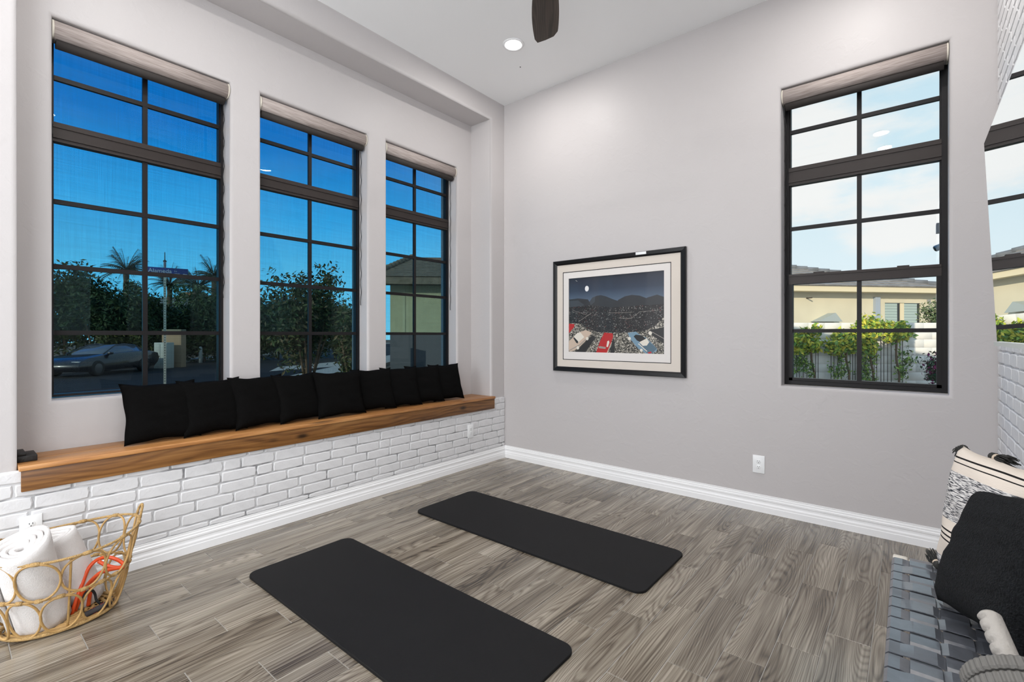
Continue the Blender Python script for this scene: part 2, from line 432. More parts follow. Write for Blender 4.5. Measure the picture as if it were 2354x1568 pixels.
# ------------------------------------------------------------------ brick skins
BT = .0085
def brick_mesh(w, h, seed):
    r = random.Random(seed); b = MB(); n = max(2, int(w / .045))
    j = lambda a: r.uniform(-a, a)
    out = [(-w / 2 + w * k / n, -h / 2) for k in range(n)] + [(w / 2, -h / 2), (w / 2, 0)] + [(w / 2 - w * k / n, h / 2) for k in range(n)] + [(-w / 2, h / 2), (-w / 2, 0)]
    out = [(x + j(.0016), y + j(.0013)) for x, y in out]; m = len(out)
    c = .005
    out = [(x * (1 - .0035 / abs(x)) if abs(x) > w * .45 and abs(y) > h * .40 else x, y * (1 - .0035 / abs(y)) if abs(x) > w * .45 and abs(y) > h * .40 else y) for x, y in out]
    inn = [(x * (1 - 2 * c / w), y * (1 - 2 * c / h)) for x, y in out]
    b.add([(0, x, y) for x, y in out] + [(BT - .004, x, y) for x, y in out] + [(BT, x, y) for x, y in inn], 
          [tuple(range(2 * m, 3 * m))] + [(k, (k + 1) % m, m + (k + 1) % m, m + k) for k in range(m)] + [(m + k, m + (k + 1) % m, 2 * m + (k + 1) % m, 2 * m + k) for k in range(m)])
    return b.mesh('brick', M_brick)
BRM = {}
def brick(w, h, parent, loc, rz):
    key = (round(w, 3), round(h, 3), rnd.randrange(4))
    if key not in BRM: BRM[key] = brick_mesh(key[0], key[1], hash(key) % 1000)
    return link('brick', BRM[key], parent, loc, (0, 0, rz))
CH = .0672; ZC = .558            # course height and a reference joint
MB().box(-.002, YB, 0, .004, 0, .619).build('mortar_bed', M_mortar, wl)
OFF = {0: -3.142, -1: -3.09, -2: -3.229, -3: -3.139, -4: -3.25, -5: -3.17, -6: -3.04, 1: -3.2}
BL = .2035
def rows(z0, z1):
    k = math.floor((z0 - ZC) / CH)
    while True:
        a, b = ZC + k * CH, ZC + (k + 1) * CH
        if a >= z1: return
        if b > z0: yield k, max(a, z0), min(b, z1)
        k += 1
NO_BRICK = [(-3.486, -3.396, .270, .410), (-.546, -.468, .278, .408)]
for k, za, zb in rows(.118, .618):
    off = OFF.get(-k if False else k, -3.1)
    n0 = math.floor((-4.35 - off) / BL); y = off + n0 * BL
    while y < 0:
        L_ = BL if rnd.random() > .05 else BL / 2
        ya, yb_ = y, min(y + L_, -.001); y += L_
        segs = [(ya, yb_)]
        h, w = zb - za - .0056, None
        for s0, s1 in segs:
            w = s1 - s0 - .0056
            if w < .02 or h < .012: continue
            brick(w, h, wl, (.004, (s0 + s1) / 2, (za + zb) / 2), 0)
# right wall: bricks in view singly, the rest joined
far = MB()
for k, za, zb in rows(.12, CEIL):
    off = [0, .1, .05, .15][k % 4]; y = 0.0; first = True
    while y > YB + .3:
        L_ = BL - off if first else BL
        first = False
        if L_ < .03: continue
        ya, yb_ = y - L_, y; y = ya
        h, w = zb - za - .0056, L_ - .0056
        if h < .012: continue
        if ya > -.85 and zb > .4: brick(w, h, wr, (XR - .0, (ya + yb_) / 2, (za + zb) / 2), PI)
        else:
            far.add([(XR - x, (ya + yb_) / 2 + sy * (w / 2 - i), (za + zb) / 2 + sz * (h / 2 - i)) for x, i in ((0, 0), (BT - .003, 0), (BT, .004)) for sy, sz in ((-1, -1), (1, -1), (1, 1), (-1, 1))],
                    [(0 + a, 0 + (a + 1) % 4, 4 + (a + 1) % 4, 4 + a) for a in range(4)] + [(4 + a, 4 + (a + 1) % 4, 8 + (a + 1) % 4, 8 + a) for a in range(4)] + [(8, 9, 10, 11)])
stuff(far.build('brick_field', M_brick, wr))

# ------------------------------------------------------------------ windows
def window(name, fn, w, zb, zt, rail, bars, meet=None, screen=False, glass=M_glass, fw=.028, stp=.008):
    """fn(s, d, z): s along the opening from 0 to w, d depth outward from the frame's room face"""
    e = sempty(name)
    def bx(b, s0, s1, z0, z1, d0, d1, mi=0):
        vs = [fn(s, d, z) for z in (z0, z1) for d in (d0, d1) for s in (s0, s1)]
        b.add(vs, [(0, 2, 3, 1), (4, 5, 7, 6), (0, 1, 5, 4), (2, 6, 7, 3), (0, 4, 6, 2), (1, 3, 7, 5)], mi)
    b = MB()
    bx(b, 0, fw, zb, zt, 0, .06); bx(b, w - fw, w, zb, zt, 0, .06); bx(b, fw, w - fw, zb, zb + fw * .9, 0, .06); bx(b, fw, w - fw, zt - fw, zt, 0, .06)
    bx(b, fw, fw + stp, zb + fw, zt - fw, .018, .06); bx(b, w - fw - stp, w - fw, zb + fw, zt - fw, .018, .06)
    b.build('frame', M_frame, e)
    b = MB(); bx(b, fw, w - fw, rail[0], rail[1], 0, .05); bx(b, fw, w - fw, rail[0] + .018, rail[0] + .04, -.008, 0); bx(b, fw, w - fw, rail[1] - .03, rail[1] - .012, -.006, 0)
    b.build('transom_rail', M_rail, e)
    zs = [zb + fw * .9, rail[0]] if not meet else None
    groups = [(zb + .027, rail[0])] if not meet else [(zb + .027, meet[0]), (meet[1], rail[0])]
    groups.append((rail[1], zt - fw))
    if meet:
        b = MB(); bx(b, fw, w - fw, meet[0], meet[1], -.004, .05); bx(b, fw, w - fw, meet[1] - .012, meet[1] + .004, -.010, 0); b.build('meeting_rail', M_rail, e)
        b = MB()
        for s in (w * .24, w * .76): bx(b, s - .03, s + .03, meet[1], meet[1] + .012, -.008, .03)
        b.build('sash_lock', M_rail, e)
        b = MB(); 
        for s0, s1 in ((fw, fw + .022), (w - fw - .022, w - fw)): bx(b, s0, s1, zb + .027, meet[1], -.003, .05)
        bx(b, fw, w - fw, zb + .027, zb + .045, -.003, .05); b.build('sash_frame', M_frame, e)
    mw = .0125
    s_in0, s_in1 = fw + stp, w - fw - stp
    for g0, g1 in groups:
        cuts = [g0] + [z for z in bars if g0 < z < g1] + [g1]
        b = MB(); bx(b, w / 2 - mw, w / 2 + mw, g0, g1, .014, .034); b.build('muntin', M_frame, e)
        for z in cuts[1:-1]:
            b = MB(); bx(b, s_in0, s_in1, z - mw, z + mw, .013, .035); b.build('muntin', M_frame, e)
        for z0, z1 in zip(cuts, cuts[1:]):
            for s0, s1 in ((s_in0, w / 2), (w / 2, s_in1)):
                b = MB(); bx(b, s0, s1, z0, z1, .022, .026); b.build('pane', glass, e)
    if screen:
        b = MB(); b.add([fn(s, .075, z) for s, z in ((.01, zb + .01), (w - .01, zb + .01), (w - .01, zt - .01), (.01, zt - .01))], [(0, 1, 2, 3)])
        b.build('solar_screen', M_screen, e)
    return e
def cassette(name, label, fn, w, zt):
    """fabric covered roller shade cassette with rolled dark shade beneath; fn(s, d, z)"""
    e = thing(name, label, 'roller shade', fn(w / 2, .05, zt - .05), group='roller shades')
    inv = e.location.copy()
    def L3(s, d, z): return fn(s, d, z) - inv
    prof = [(.100, 0), (.030, 0), (.012, -.012), (.002, -.032), (0, -.055), (.006, -.076), (.02, -.092), (.036, -.096), (.100, -.096)]
    MB().prism(prof, lambda p, q, t: L3(t, p, zt + q - .004), .008, w - .008, 0, True).build('cassette', M_shade, e)
    for s0, s1 in ((.001, .009), (w - .009, w - .001)):
        pr = [(p - .002 if p < .09 else p, q * 1.02 - .001) for p, q in prof]
        MB().prism(pr, lambda p, q, t: L3(t, p, zt + q - .003), s0, s1, 0, True).build('end_cap', M_cap, e)
    MB().prism([(.055 + .028 * math.cos(a), -.118 + .026 * math.sin(a)) for a in np.linspace(0, 2 * PI, 14)[:-1]], lambda p, q, t: L3(t, p, zt + q), .02, w - .02, 0, True).build('shade_roll', M_shroll, e)
    return e
M_shade = mat('taupe weave', (.335, .290, .268), .8, .2, var=.14, vscale=1, coord='Object')
def shade_weave():
    m, nt, b = new_mat('taupe linen shade'); N = nt.nodes; L = nt.links
    tc = N.new('ShaderNodeTexCoord'); mp = N.new('ShaderNodeMapping'); mp.inputs['Scale'].default_value = (9, 9, 260)
    L.new(tc.outputs['Object'], mp.inputs[0]); no = N.new('ShaderNodeTexNoise'); no.inputs['Scale'].default_value = 1.; no.inputs['Detail'].default_value = 3; L.new(mp.outputs[0], no.inputs['Vector'])
    r = N.new('ShaderNodeValToRGB'); L.new(no.outputs[0], r.inputs[0])
    r.color_ramp.elements[0].position = .3; r.color_ramp.elements[0].color = (.27, .225, .205, 1)
    r.color_ramp.elements[1].position = .72; r.color_ramp.elements[1].color = (.50, .435, .41, 1)
    L.new(r.outputs[0], b.inputs['Base Color']); b.inputs['Roughness'].default_value = .8
    return m
M_shade = shade_weave()
M_cap = mat('cream plastic', (.62, .58, .50), .4)
M_shroll = mat('dark shade roll', (.035, .030, .028), .75)
M_chain = mat('black bead chain', (.012, .012, .012), .4)

FX = -ND - RD
zbars_l = [2.665, 1.985, 1.628, 1.262]
names = ['broad window nearest the left end of the bench', 'middle window', 'window nearest the room corner']
for i, (a, b) in enumerate(WIN):
    fnw = lambda s, d, z, a=a: Vector((FX - d, a + s, z))
    window('window_%d' % (i + 1), fnw, b - a, WZ0 + .006, WZ1, (2.312, 2.418), zbars_l, None, True, M_glassw, .016, .006)
    fnc = lambda s, d, z, a=a: Vector((-ND - .004 - d, a + s, z))
    e = cassette('roller_shade', 'taupe fabric roller shade cassette above the ' + names[i], fnc, b - a, WZ1)
    ch = MB(); pts = [Vector((-ND - .088, b - .012 + .004 * math.sin(z * 40), z)) - e.location for z in np.linspace(WZ1 - .1, 1.5, 40)]
    ch.tube(pts, .0028, 5); ch.build('bead_chain', M_chain, e)
fnw = lambda s, d, z: Vector((BW[0] + s, RD + d, z))
window('window_4', fnw, BW[1] - BW[0], BW[2] + .004, BW[3], (2.303, 2.428), [2.682, 1.999, 1.278], (1.606, 1.671), False, M_glass)
e = cassette('roller_shade', 'taupe fabric roller shade cassette above the window beside the picture', lambda s, d, z: Vector((BW[0] + s, .004 + d, z)), BW[1] - BW[0], BW[3])
ch = MB(); ch.tube([Vector((BW[0] + .012 + .004 * math.sin(z * 40), .088, z)) - e.location for z in np.linspace(BW[3] - .1, 1.5, 40)], .0028, 5); ch.build('bead_chain', M_chain, e)

# added fill lights framed as windows, unseen behind the camera, right and rear
def fill_window(name, loc, rz, hw, power):
    """local -x faces the room"""
    w = sempty(name, loc); w.rotation_euler = (0, 0, rz)
    b = MB(); b.box(-.05, -hw, .2, 0, hw, .26); b.box(-.05, -hw, 3.24, 0, hw, 3.3); b.box(-.05, -hw, .26, 0, -hw + .06, 3.24); b.box(-.05, hw - .06, .26, 0, hw, 3.24); b.build('frame', M_frame, w)
    MB().box(-.012, -hw + .06, .26, -.004, hw - .06, 3.24).build('drawn_shade', mat('white shade cloth', (.85, .86, .87), .9), w)
    d = bpy.data.lights.new('window_daylight', 'AREA'); d.shape = 'RECTANGLE'; d.size = 2 * hw - .14; d.size_y = 2.95; d.energy = power; d.color = (.93, .97, 1.0)
    o = bpy.data.objects.new('window_daylight', d); COL.objects.link(o); o.parent = w; o.location = (-.03, 0, 1.75)
    o.rotation_euler = Matrix(((0, 0, 1), (1, 0, 0), (0, 1, 0))).to_euler()
fill_window('window_5', (XR - .012, -5.25, 0), 0, .95, W_FILL * .52)
fill_window('window_6', (.62, YB, 0), -PI / 2, .80, W_FILL * .48)

# ------------------------------------------------------------------ recessed ceiling lights
M_lens = mat('glowing lens', (.9, .9, .9), .5, emit=(1, .985, .96), estr=14.0)
def downlight(x, y, label):
    e = thing('recessed_light', label, 'ceiling light', (x, y, CEIL), group='recessed ceiling lights')
    MB().lathe([(.066, -.0006), (.066, -.006), (.074, -.009), (.084, -.006), (.088, -.0006)], 40).build('trim_ring', M_trim, e)
    MB().lathe([(.0, -.004), (.03, -.0038), (.066, -.003)], 40, cap=False).build('lens', M_lens, e)
    d = bpy.data.lights.new('lamp', 'AREA'); d.shape = 'DISK'; d.size = .14; d.energy = W_DOWN; d.color = (1.0, .965, .925)
    o = bpy.data.objects.new('lamp', d); COL.objects.link(o); o.parent = e; o.location = (0, 0, -.012)
downlight(.734, -.744, 'bright round recessed light in the ceiling near the room corner')
downlight(2.95, -.744, 'round recessed light in the ceiling by the tall window beside the picture')
downlight(.734, -2.98, 'round recessed light in the ceiling above the basket end of the bench')
downlight(2.95, -2.98, 'round recessed light in the ceiling above the woven bench')
downlight(.734, -5.2, 'round recessed light in the ceiling at the rear left')
downlight(2.97, -3.55, 'round recessed light in the ceiling just behind the camera')

# small dark screw on the ceiling
o = MB().lathe([(.0, -.004), (.004, -.003), (.005, 0)], 10, cap=False).build('ceiling_screw', M_dark); o.location = on_z(1196, 154, CEIL)
tag(o, 'tiny dark screw head in the white ceiling near the recessed light', 'screw')

# ------------------------------------------------------------------ ceiling fan
M_blade = wood_mat('dark walnut blade', [(0, (.018, .012, .009)), (.4, (.040, .028, .020)), (.7, (.066, .048, .036)), (1, (.095, .072, .055))], stretch=(1, .08, 1), scale=24, rough=.5, dist=6, xk=60.)
tip = Vector((1.438, -1.276, 3.125)); bdir = Vector((.577, -.817, 0)).normalized()
hub = tip + bdir * .70
fan = thing('ceiling_fan', 'ceiling fan with dark walnut blades, one blade tip showing at the top', 'ceiling fan', (hub.x, hub.y, CEIL))
M_bronze = mat('fan bronze', (.035, .028, .024), .35, .5, metal=.6)
MB().lathe([(.0, 0), (.07, 0), (.068, -.02), (.03, -.06), (.0, -.06)], 28, cap=False).build('canopy', M_bronze, fan)
MB().tube([(0, 0, -.05), (0, 0, -.40)], .014, 12).build('downrod', M_bronze, fan)
MB().lathe([(.0, -.37), (.06, -.375), (.10, -.40), (.11, -.45), (.10, -.51), (.05, -.54), (0, -.545)], 32, cap=False).build('motor_housing', M_bronze, fan)
def blade_mesh():
    b = MB(); n = 14; top = []; bot = []
    for i in range(n + 1):
        s = i / n; y = .13 + s * .58
        wl_ = -(.050 + .030 * math.sin(PI * min(1, s * 1.05) * .8)); wr_ = .050 + .028 * math.sin(PI * min(1, s) * .75)
        if s > .93: k = (s - .93) / .07; wl_ *= 1 - .22 * k; wr_ *= 1 - .30 * k
        y2 = y - (.022 * s if s > .9 else 0)
        z = lambda x: -.485 + x * .22
        top.append(((wl_, y, z(wl_)), (0, y, z(0) + .004), (wr_, y2, z(wr_))))
    vs = [p for row in top for p in row] + [(p[0], p[1], p[2] - .007) for row in top for p in row]
    m = 3 * (n + 1); fs = []
    for i in range(n):
        for j in range(2):
            a = i * 3 + j; fs += [(a, a + 1, a + 4, a + 3), (m + a, m + a + 3, m + a + 4, m + a + 1)]
        fs += [(i * 3, i * 3 + 3, m + i * 3 + 3, m + i * 3), (i * 3 + 2, m + i * 3 + 2, m + i * 3 + 5, i * 3 + 5)]
    for j in range(2): fs += [(j, m + j, m + j + 1, j + 1), (n * 3 + j, n * 3 + j + 1, m + n * 3 + j + 1, m + n * 3 + j)]
    b.add(vs, fs); return b.mesh('blade', M_blade)
bmesh_ = blade_mesh()
a0 = math.atan2(-bdir.y, -bdir.x) - PI / 2
for k in range(3): link('blade', bmesh_, fan, (0, 0, 0), (0, 0, a0 + k * 2 * PI / 3))
arm = MB(); arm.box(-.02, .08, -.485, .02, .20, -.475); am = arm.mesh('blade_arm', M_bronze)
for k in range(3): link('blade_arm', am, fan, (0, 0, 0), (0, 0, a0 + k * 2 * PI / 3))

# ------------------------------------------------------------------ wooden window bench
M_bt = wood_mat('honey stained pine', [(0, (.16, .055, .016)), (.35, (.33, .135, .040)), (.65, (.50, .235, .080)), (1, (.64, .35, .15))], stretch=(1, .09, 1), scale=11, rough=.38, dist=6, knots=(9, 1.3, 9), xk=30., wl_=(.22, .8, .8, -.40))
M_bf = wood_mat('knotty stained pine', [(0, (.050, .019, .005)), (.35, (.145, .058, .015)), (.62, (.255, .112, .031)), (1, (.40, .20, .066))], stretch=(1, .10, 1), scale=11, axis='z', rough=.40, dist=9, knots=(8, 3.1, 8), xk=30., wl_=(.22, .8, .8, -.40))
bench = thing('window_bench', 'long stained pine window seat with knotty front board above white brick', 'bench', (0, -1.83, .52))
Y0, Y1 = -3.482 + 1.83, -.178 + 1.83
MB().cbox(-.118, Y0, .098, .040, Y1, .121, .003).build('seat_board', M_bt, bench)
MB().cbox(-.279, Y0 + .004, .098, -.120, Y1 - .022, .121, .002).build('seat_board', M_bt, bench)
MB().cbox(.012, Y0 + .008, 0, .030, Y1 - .002, .0975, .002).build('front_board', M_bf, bench)
# ------------------------------------------------------------------ cushions
def pillow_bm(w, h, t, n=22, pinch=.09, seed=0, wrinkle=.006, corner=.0):
    r = random.Random(seed); ph = [r.uniform(0, 6.28) for _ in range(8)]; fr = [r.uniform(3, 8) for _ in range(8)]
    b = MB(); idx = {}
    for side in (1, -1):
        for i in range(n + 1):
            for j in range(n + 1):
                u, v = -1 + 2 * i / n, -1 + 2 * j / n
                edge = i in (0, n) or j in (0, n)
                if edge and side == -1: idx[(i, j, -1)] = idx[(i, j, 1)]; continue
                x = w / 2 * u * (1 - pinch * (1 - v * v)); z = h / 2 * v * (1 - pinch * (1 - u * u))
                p = max(0, (1 - u ** 4) * (1 - v ** 4)) ** .55
                y = side * t / 2 * p
                y += side * wrinkle * p * (math.sin(fr[0] * u + fr[1] * v * 2.2 + ph[0]) * .6 + math.sin(fr[2] * v * 2.4 - fr[3] * u * .5 + ph[1]) * .5)
                e = (1 - min(1, (abs(u) ** 8 + abs(v) ** 8)))
                x += .0022 * math.sin(7 * v + ph[2]) * abs(u) ** 3; z += .0022 * math.sin(7 * u + ph[3]) * abs(v) ** 3
                idx[(i, j, side)] = len(b.v); b.v.append((x, y, z))
    for side in (1, -1):
        for i in range(n):
            for j in range(n):
                f = [idx[(i, j, side)], idx[(i + 1, j, side)], idx[(i + 1, j + 1, side)], idx[(i, j + 1, side)]]
                b.f.append(f if side == -1 else f[::-1]); b.m.append(0); b.sm.append(True)
    return b
ORD = ['first', 'second', 'third', 'fourth', 'fifth', 'sixth', 'seventh', 'eighth', 'ninth']
CUS = [  # y centre, turn (deg, + faces the room's rear), lean, width
    (-2.888, -2, 17, .375), (-2.612, -7, 18, .375), (-2.335, -8, 18, .375), (-2.066, -9, 19, .36), (-1.780, 2, 17, .39),
    (-1.460, 8, 19, .36), (-1.190, 9, 18, .355), (-.930, 9, 18, .36), (-.672, 5, 17, .36)]
for i, (y, turn, lean, w) in enumerate(CUS):
    hgt = .35
    lab = '%s black square cushion from the left on the wooden window bench' % ORD[i]
    if i == 0: lab = 'leftmost black square cushion on the wooden window bench, casting a shadow on the wall'
    if i == 8: lab = 'rightmost black square cushion on the wooden window bench, next to the bare end'
    ln = math.radians(lean)
    c = pillow_bm(w, hgt, .105, 20, .10, i, .004)
    o = c.build('cushion', M_black, fix=False)
    # local: x along width, y thickness, z up -> lean back towards -x
    M = Matrix.Translation((-.125, y, BZ + .003)) @ Matrix.Rotation(math.radians(-90 - turn + 180), 4, 'Z') @ Matrix.Rotation(ln, 4, 'X') @ Matrix.Translation((0, 0, hgt / 2 * .96))
    M = Matrix.Translation((-.095 + (.035 if i == 4 else 0), y, BZ + .004)) @ Matrix.Rotation(math.radians(90 - turn), 4, 'Z') @ Matrix.Rotation(-ln, 4, 'X') @ Matrix.Translation((0, 0, hgt / 2))
    o.matrix_world = M
    zmin = min((M @ Vector(v)).z for v in c.v)
    o.location.z += BZ + .0015 - zmin
    tag(o, lab, 'cushion', 'black cushions on the window bench')

# small black boxes at the left end of the bench
bb = thing('wooden_block', 'small black stacked block at the left end of the window bench', 'block', (-.135, -3.445, BZ))
M_blk = mat('black ash', (.014, .013, .013), .55, .4, bump=.3, bscale=80)
MB().cbox(-.06, -.036, .0005, .075, .034, .030, .003).build('base_block', M_blk, bb)
MB().cbox(-.055, -.036, .0305, .070, -.004, .044, .003).build('top_block', M_blk, bb)

# ------------------------------------------------------------------ outlets
def outlet(label, fn):
    """fn(a, h, d): a along the wall, h up, d out of the wall"""
    e = thing('wall_outlet', label, 'outlet', fn(0, 0, 0))
    o0 = Vector(fn(0, 0, 0)); g = lambda a, h, d: Vector(fn(a, h, d)) - o0
    R = Matrix((Vector(g(1, 0, 0)), Vector(g(0, 1, 0)), Vector(g(0, 0, 1)))).transposed().to_4x4()
    MB().cbox(-.0385, -.0625, 0, .0385, .0625, .006, .0022, M=R).build('plate', M_plate, e)
    for s in (.0195, -.0195):
        rc = MB().lathe([(.0, .0068), (.0150, .0068), (.0165, .0058)], 24, M=R @ Matrix.Translation((0, s, 0)), cap=False).build('receptacle', M_plate, e)
        for a in (-.0056, .0056): MB().box(a - .0012, s + .001, .0064, a + .0012, s + .0085, .0071, M=R).build('slot', M_dark, rc)
        MB().lathe([(.0, .0071), (.0024, .0071), (.0024, .006)], 10, M=R @ Matrix.Translation((0, s - .0065, 0)), cap=False).build('ground_hole', M_dark, rc)
outlet('white duplex outlet on the greige back wall above the baseboard', lambda a, h, d: (2.377 + a, -d, .333 + h))
outlet('white duplex outlet on the white brick under the right end of the bench', lambda a, h, d: (.0145 + d, -.507 + a, .343 + h))
outlet('white duplex outlet on the white brick behind the wicker basket', lambda a, h, d: (.0145 + d, -3.441 + a, .340 + h))

# ------------------------------------------------------------------ exercise mats
M_mat = mat('black foam', (.0060, .0060, .0066), .62, .22, var=.10, vscale=6, bump=.25, bscale=500)
def yoga_mat(label, x0, x1, y0, y1):
    b = MB(); r = .055; n = 10; c = []
    for cx, cy, a in ((x1 - r, y1 - r, 0), (x0 + r, y1 - r, PI / 2), (x0 + r, y0 + r, PI), (x1 - r, y0 + r, 1.5 * PI)):
        for k in range(n + 1): q = a + PI / 2 * k / n; c.append((cx + r * math.cos(q), cy + r * math.sin(q), math.cos(q), math.sin(q)))
    m = len(c); cx, cy = (x0 + x1) / 2, (y0 + y1) / 2
    lv = [(0, .0006), (0, .0095), (.0006, .0112), (.0022, .0125)]
    vs = [(x - nx * i - cx, y - ny * i - cy, z) for i, z in lv for x, y, nx, ny in c]
    fs = [(k * m + j, k * m + (j + 1) % m, (k + 1) * m + (j + 1) % m, (k + 1) * m + j) for k in range(3) for j in range(m)]
    fs += [tuple(range(3 * m, 4 * m)), tuple(range(m - 1, -1, -1))]
    b.add(vs, fs)
    o = b.build('exercise_mat', M_mat); o.location = (cx, cy, 0)
    tag(o, label, 'yoga mat', 'black exercise mats')
yoga_mat('black exercise mat lying nearest the camera on the plank floor', .547, 2.185, -2.700, -2.108)
yoga_mat('black exercise mat lying nearest the back wall below the picture', .514, 2.215, -1.572, -.998)

# ------------------------------------------------------------------ framed picture
PX0, PX1, PZ0, PZ1 = .626, 1.869, .916, 1.936
pic = thing('framed_picture', 'framed print of parked cars above night city lights, black frame', 'picture', ((PX0 + PX1) / 2, 0, (PZ0 + PZ1) / 2))
ox, oz = pic.location.x, pic.location.z
M_pf = mat('black lacquer', (.008, .008, .009), .3, .3)
M_mb = mat('cream mat board', (.66, .60, .54), .8, .2); M_mb2 = mat('white mat board', (.72, .685, .66), .8, .2)
for nm, pts in (('frame', [((PX0, PZ0), (PX1, PZ0)), ((PX1, PZ0), (PX1, PZ1)), ((PX1, PZ1), (PX0, PZ1)), ((PX0, PZ1), (PX0, PZ0))]),):
    wf = .042
    inn = {(PX0, PZ0): (PX0 + wf, PZ0 + wf), (PX1, PZ0): (PX1 - wf, PZ0 + wf), (PX1, PZ1): (PX1 - wf, PZ1 - wf), (PX0, PZ1): (PX0 + wf, PZ1 - wf)}
    for a, b_ in pts:
        A, B, Ai, Bi = a, b_, inn[a], inn[b_]
        q = MB(); mid = lambda p, pi_, k: (p[0] + (pi_[0] - p[0]) * k, p[1] + (pi_[1] - p[1]) * k)
        pr = [(0, .004), (0, .026), (.12, .032), (.7, .028), (1, .020), (1, .004)]
        vs = [(mid(A, Ai, k)[0] - ox, -d, mid(A, Ai, k)[1] - oz) for k, d in pr] + [(mid(B, Bi, k)[0] - ox, -d, mid(B, Bi, k)[1] - oz) for k, d in pr]
        q.add(vs, [tuple(range(6)), tuple(range(11, 5, -1))] + [(i, (i + 1) % 6, 6 + (i + 1) % 6, 6 + i) for i in range(6)])
        q.build('frame_side', M_pf, pic)
def plate(nm, x0, x1, z0, z1, d0, d1, m, par=pic): return MB().box(x0 - ox, -d1, z0 - oz, x1 - ox, -d0, z1 - oz).build(nm, m, par)
plate('backing', PX0 + .02, PX1 - .02, PZ0 + .02, PZ1 - .02, .002, .005, M_mb)
def ring(nm, a, b_, d0, d1, m):
    q = MB()
    for s in ((a[0], b_[0], a[2], a[3]), (b_[1], a[1], a[2], a[3]), (b_[0], b_[1], a[2], b_[2]), (b_[0], b_[1], b_[3], a[3])):
        if s[1] - s[0] > 0: q.box(s[0] - ox, -d1, s[2] - oz, s[1] - ox, -d0, s[3] - oz)
    return q.build(nm, m, pic)
A_ = (PX0 + .035, PX1 - .035, PZ0 + .035, PZ1 - .035); B_ = (.729, 1.751, 1.022, 1.828); C_ = (.735, 1.745, 1.028, 1.822); D_ = (.791, 1.692, 1.096, 1.766)
ring('outer_mat', A_, B_, .005, .0165, M_mb)
ring('mat_line', B_, C_, .005, .0158, M_pf)
ring('inner_mat', C_, D_, .005, .0145, M_mb2)
MB().cbox(1.458 - ox, -.034, PZ1 - .026 - oz, 1.549 - ox, -.0275, PZ1 - .004 - oz, .001).build('paper_tag', M_plate, pic)  # white chip standing in for a glint on the frame
# the print: flat layers of ink, 0.1 mm apart
def ink(name, col, var=0, vs=30, speck=None, rough=.55):
    m, nt, b = new_mat(name); N = nt.nodes; L = nt.links
    b.inputs['Roughness'].default_value = rough; b.inputs['Base Color'].default_value = (*col, 1)
    b.inputs['Coat Weight'].default_value = .35; b.inputs['Coat Roughness'].default_value = .02
    if speck:
        tc = N.new('ShaderNodeTexCoord'); vo = N.new('ShaderNodeTexVoronoi'); vo.inputs['Scale'].default_value = vs; L.new(tc.outputs['Object'], vo.inputs['Vector'])
        rp = N.new('ShaderNodeValToRGB'); sp = N.new('ShaderNodeSeparateColor'); L.new(vo.outputs['Color'], sp.inputs[0]); L.new(sp.outputs[0], rp.inputs[0])
        e = rp.color_ramp.elements
        for i, (p, c) in enumerate(speck):
            el = e[i] if i < 2 else e.new(p)
            el.position = p; el.color = (*c, 1)
        rp.color_ramp.interpolation = 'CONSTANT'
        L.new(rp.outputs[0], b.inputs['Base Color'])
    return m
def sky_ink():
    m, nt, b = new_mat('night sky ink'); N = nt.nodes; L = nt.links
    tc = N.new('ShaderNodeTexCoord'); sp = N.new('ShaderNodeSeparateXYZ'); L.new(tc.outputs['Object'], sp.inputs[0])
    rg = N.new('ShaderNodeMapRange'); rg.inputs[1].default_value = 1.55 - oz; rg.inputs[2].default_value = 1.77 - oz; L.new(sp.outputs[2], rg.inputs[0])
    rp = N.new('ShaderNodeValToRGB'); L.new(rg.outputs[0], rp.inputs[0]); e = rp.color_ramp.elements
    e[0].position = 0; e[0].color = (.075, .115, .175, 1); e[1].position = 1; e[1].color = (.010, .014, .028, 1); k = e.new(.45); k.color = (.022, .036, .066, 1)
    L.new(rp.outputs[0], b.inputs['Base Color']); b.inputs['Roughness'].default_value = .55
    b.inputs['Coat Weight'].default_value = .35; b.inputs['Coat Roughness'].default_value = .02
    return m
INK = [sky_ink(), ink('hill ink', (.022, .025, .030)), ink('hill ink pale', (.04, .048, .058)),
       ink('city lights ink', (.01, .01, .012), vs=170, speck=[(0, (.006, .006, .007)), (.55, (.014, .014, .016)), (.80, (.05, .05, .05)), (.93, (.22, .21, .20)), (.985, (.16, .05, .05))]),
       ink('gravel ink', (.2, .2, .18), vs=130, speck=[(0, (.02, .02, .018)), (.30, (.09, .085, .07)), (.55, (.22, .205, .17)), (.8, (.42, .39, .33)), (.94, (.60, .56, .50))]),
       ink('moon ink', (.78, .78, .78)), ink('beige ink', (.55, .43, .34)), ink('red ink', (.42, .012, .012)), ink('blue ink', (.16, .27, .36)),
       ink('black ink', (.010, .012, .013)), ink('pale ink', (.70, .66, .58)), ink('dark blue ink', (.07, .13, .18)), ink('shade ink', (.018, .018, .018)), ink('grey ink', (.30, .27, .24))]
pw, ph = D_[1] - D_[0], D_[3] - D_[2]
ip = MB(); lay = [0]
def poly(pts, mi):
    """pts in 0-1 picture coordinates, y down"""
    lay[0] += 1; d = .0065 + .00006 * lay[0]
    ip.add([(D_[0] + x * pw - ox, -d, D_[3] - y * ph - oz) for x, y in pts], [tuple(range(len(pts)))], mi)
def Z(x, y):   # from the zoomed close-up: print spans 135..1695 and top 225->90, bottom 1418->1460
    u = (x - 135) / 1560; t = 225 + (90 - 225) * u; bt = 1418 + 42 * u
    return (min(max(u, 0), 1), min(max((y - t) / (bt - t), 0), 1))
ZP = lambda pts: [Z(*p) for p in pts]
poly([(0, 0), (1, 0), (1, 1), (0, 1)], 0)
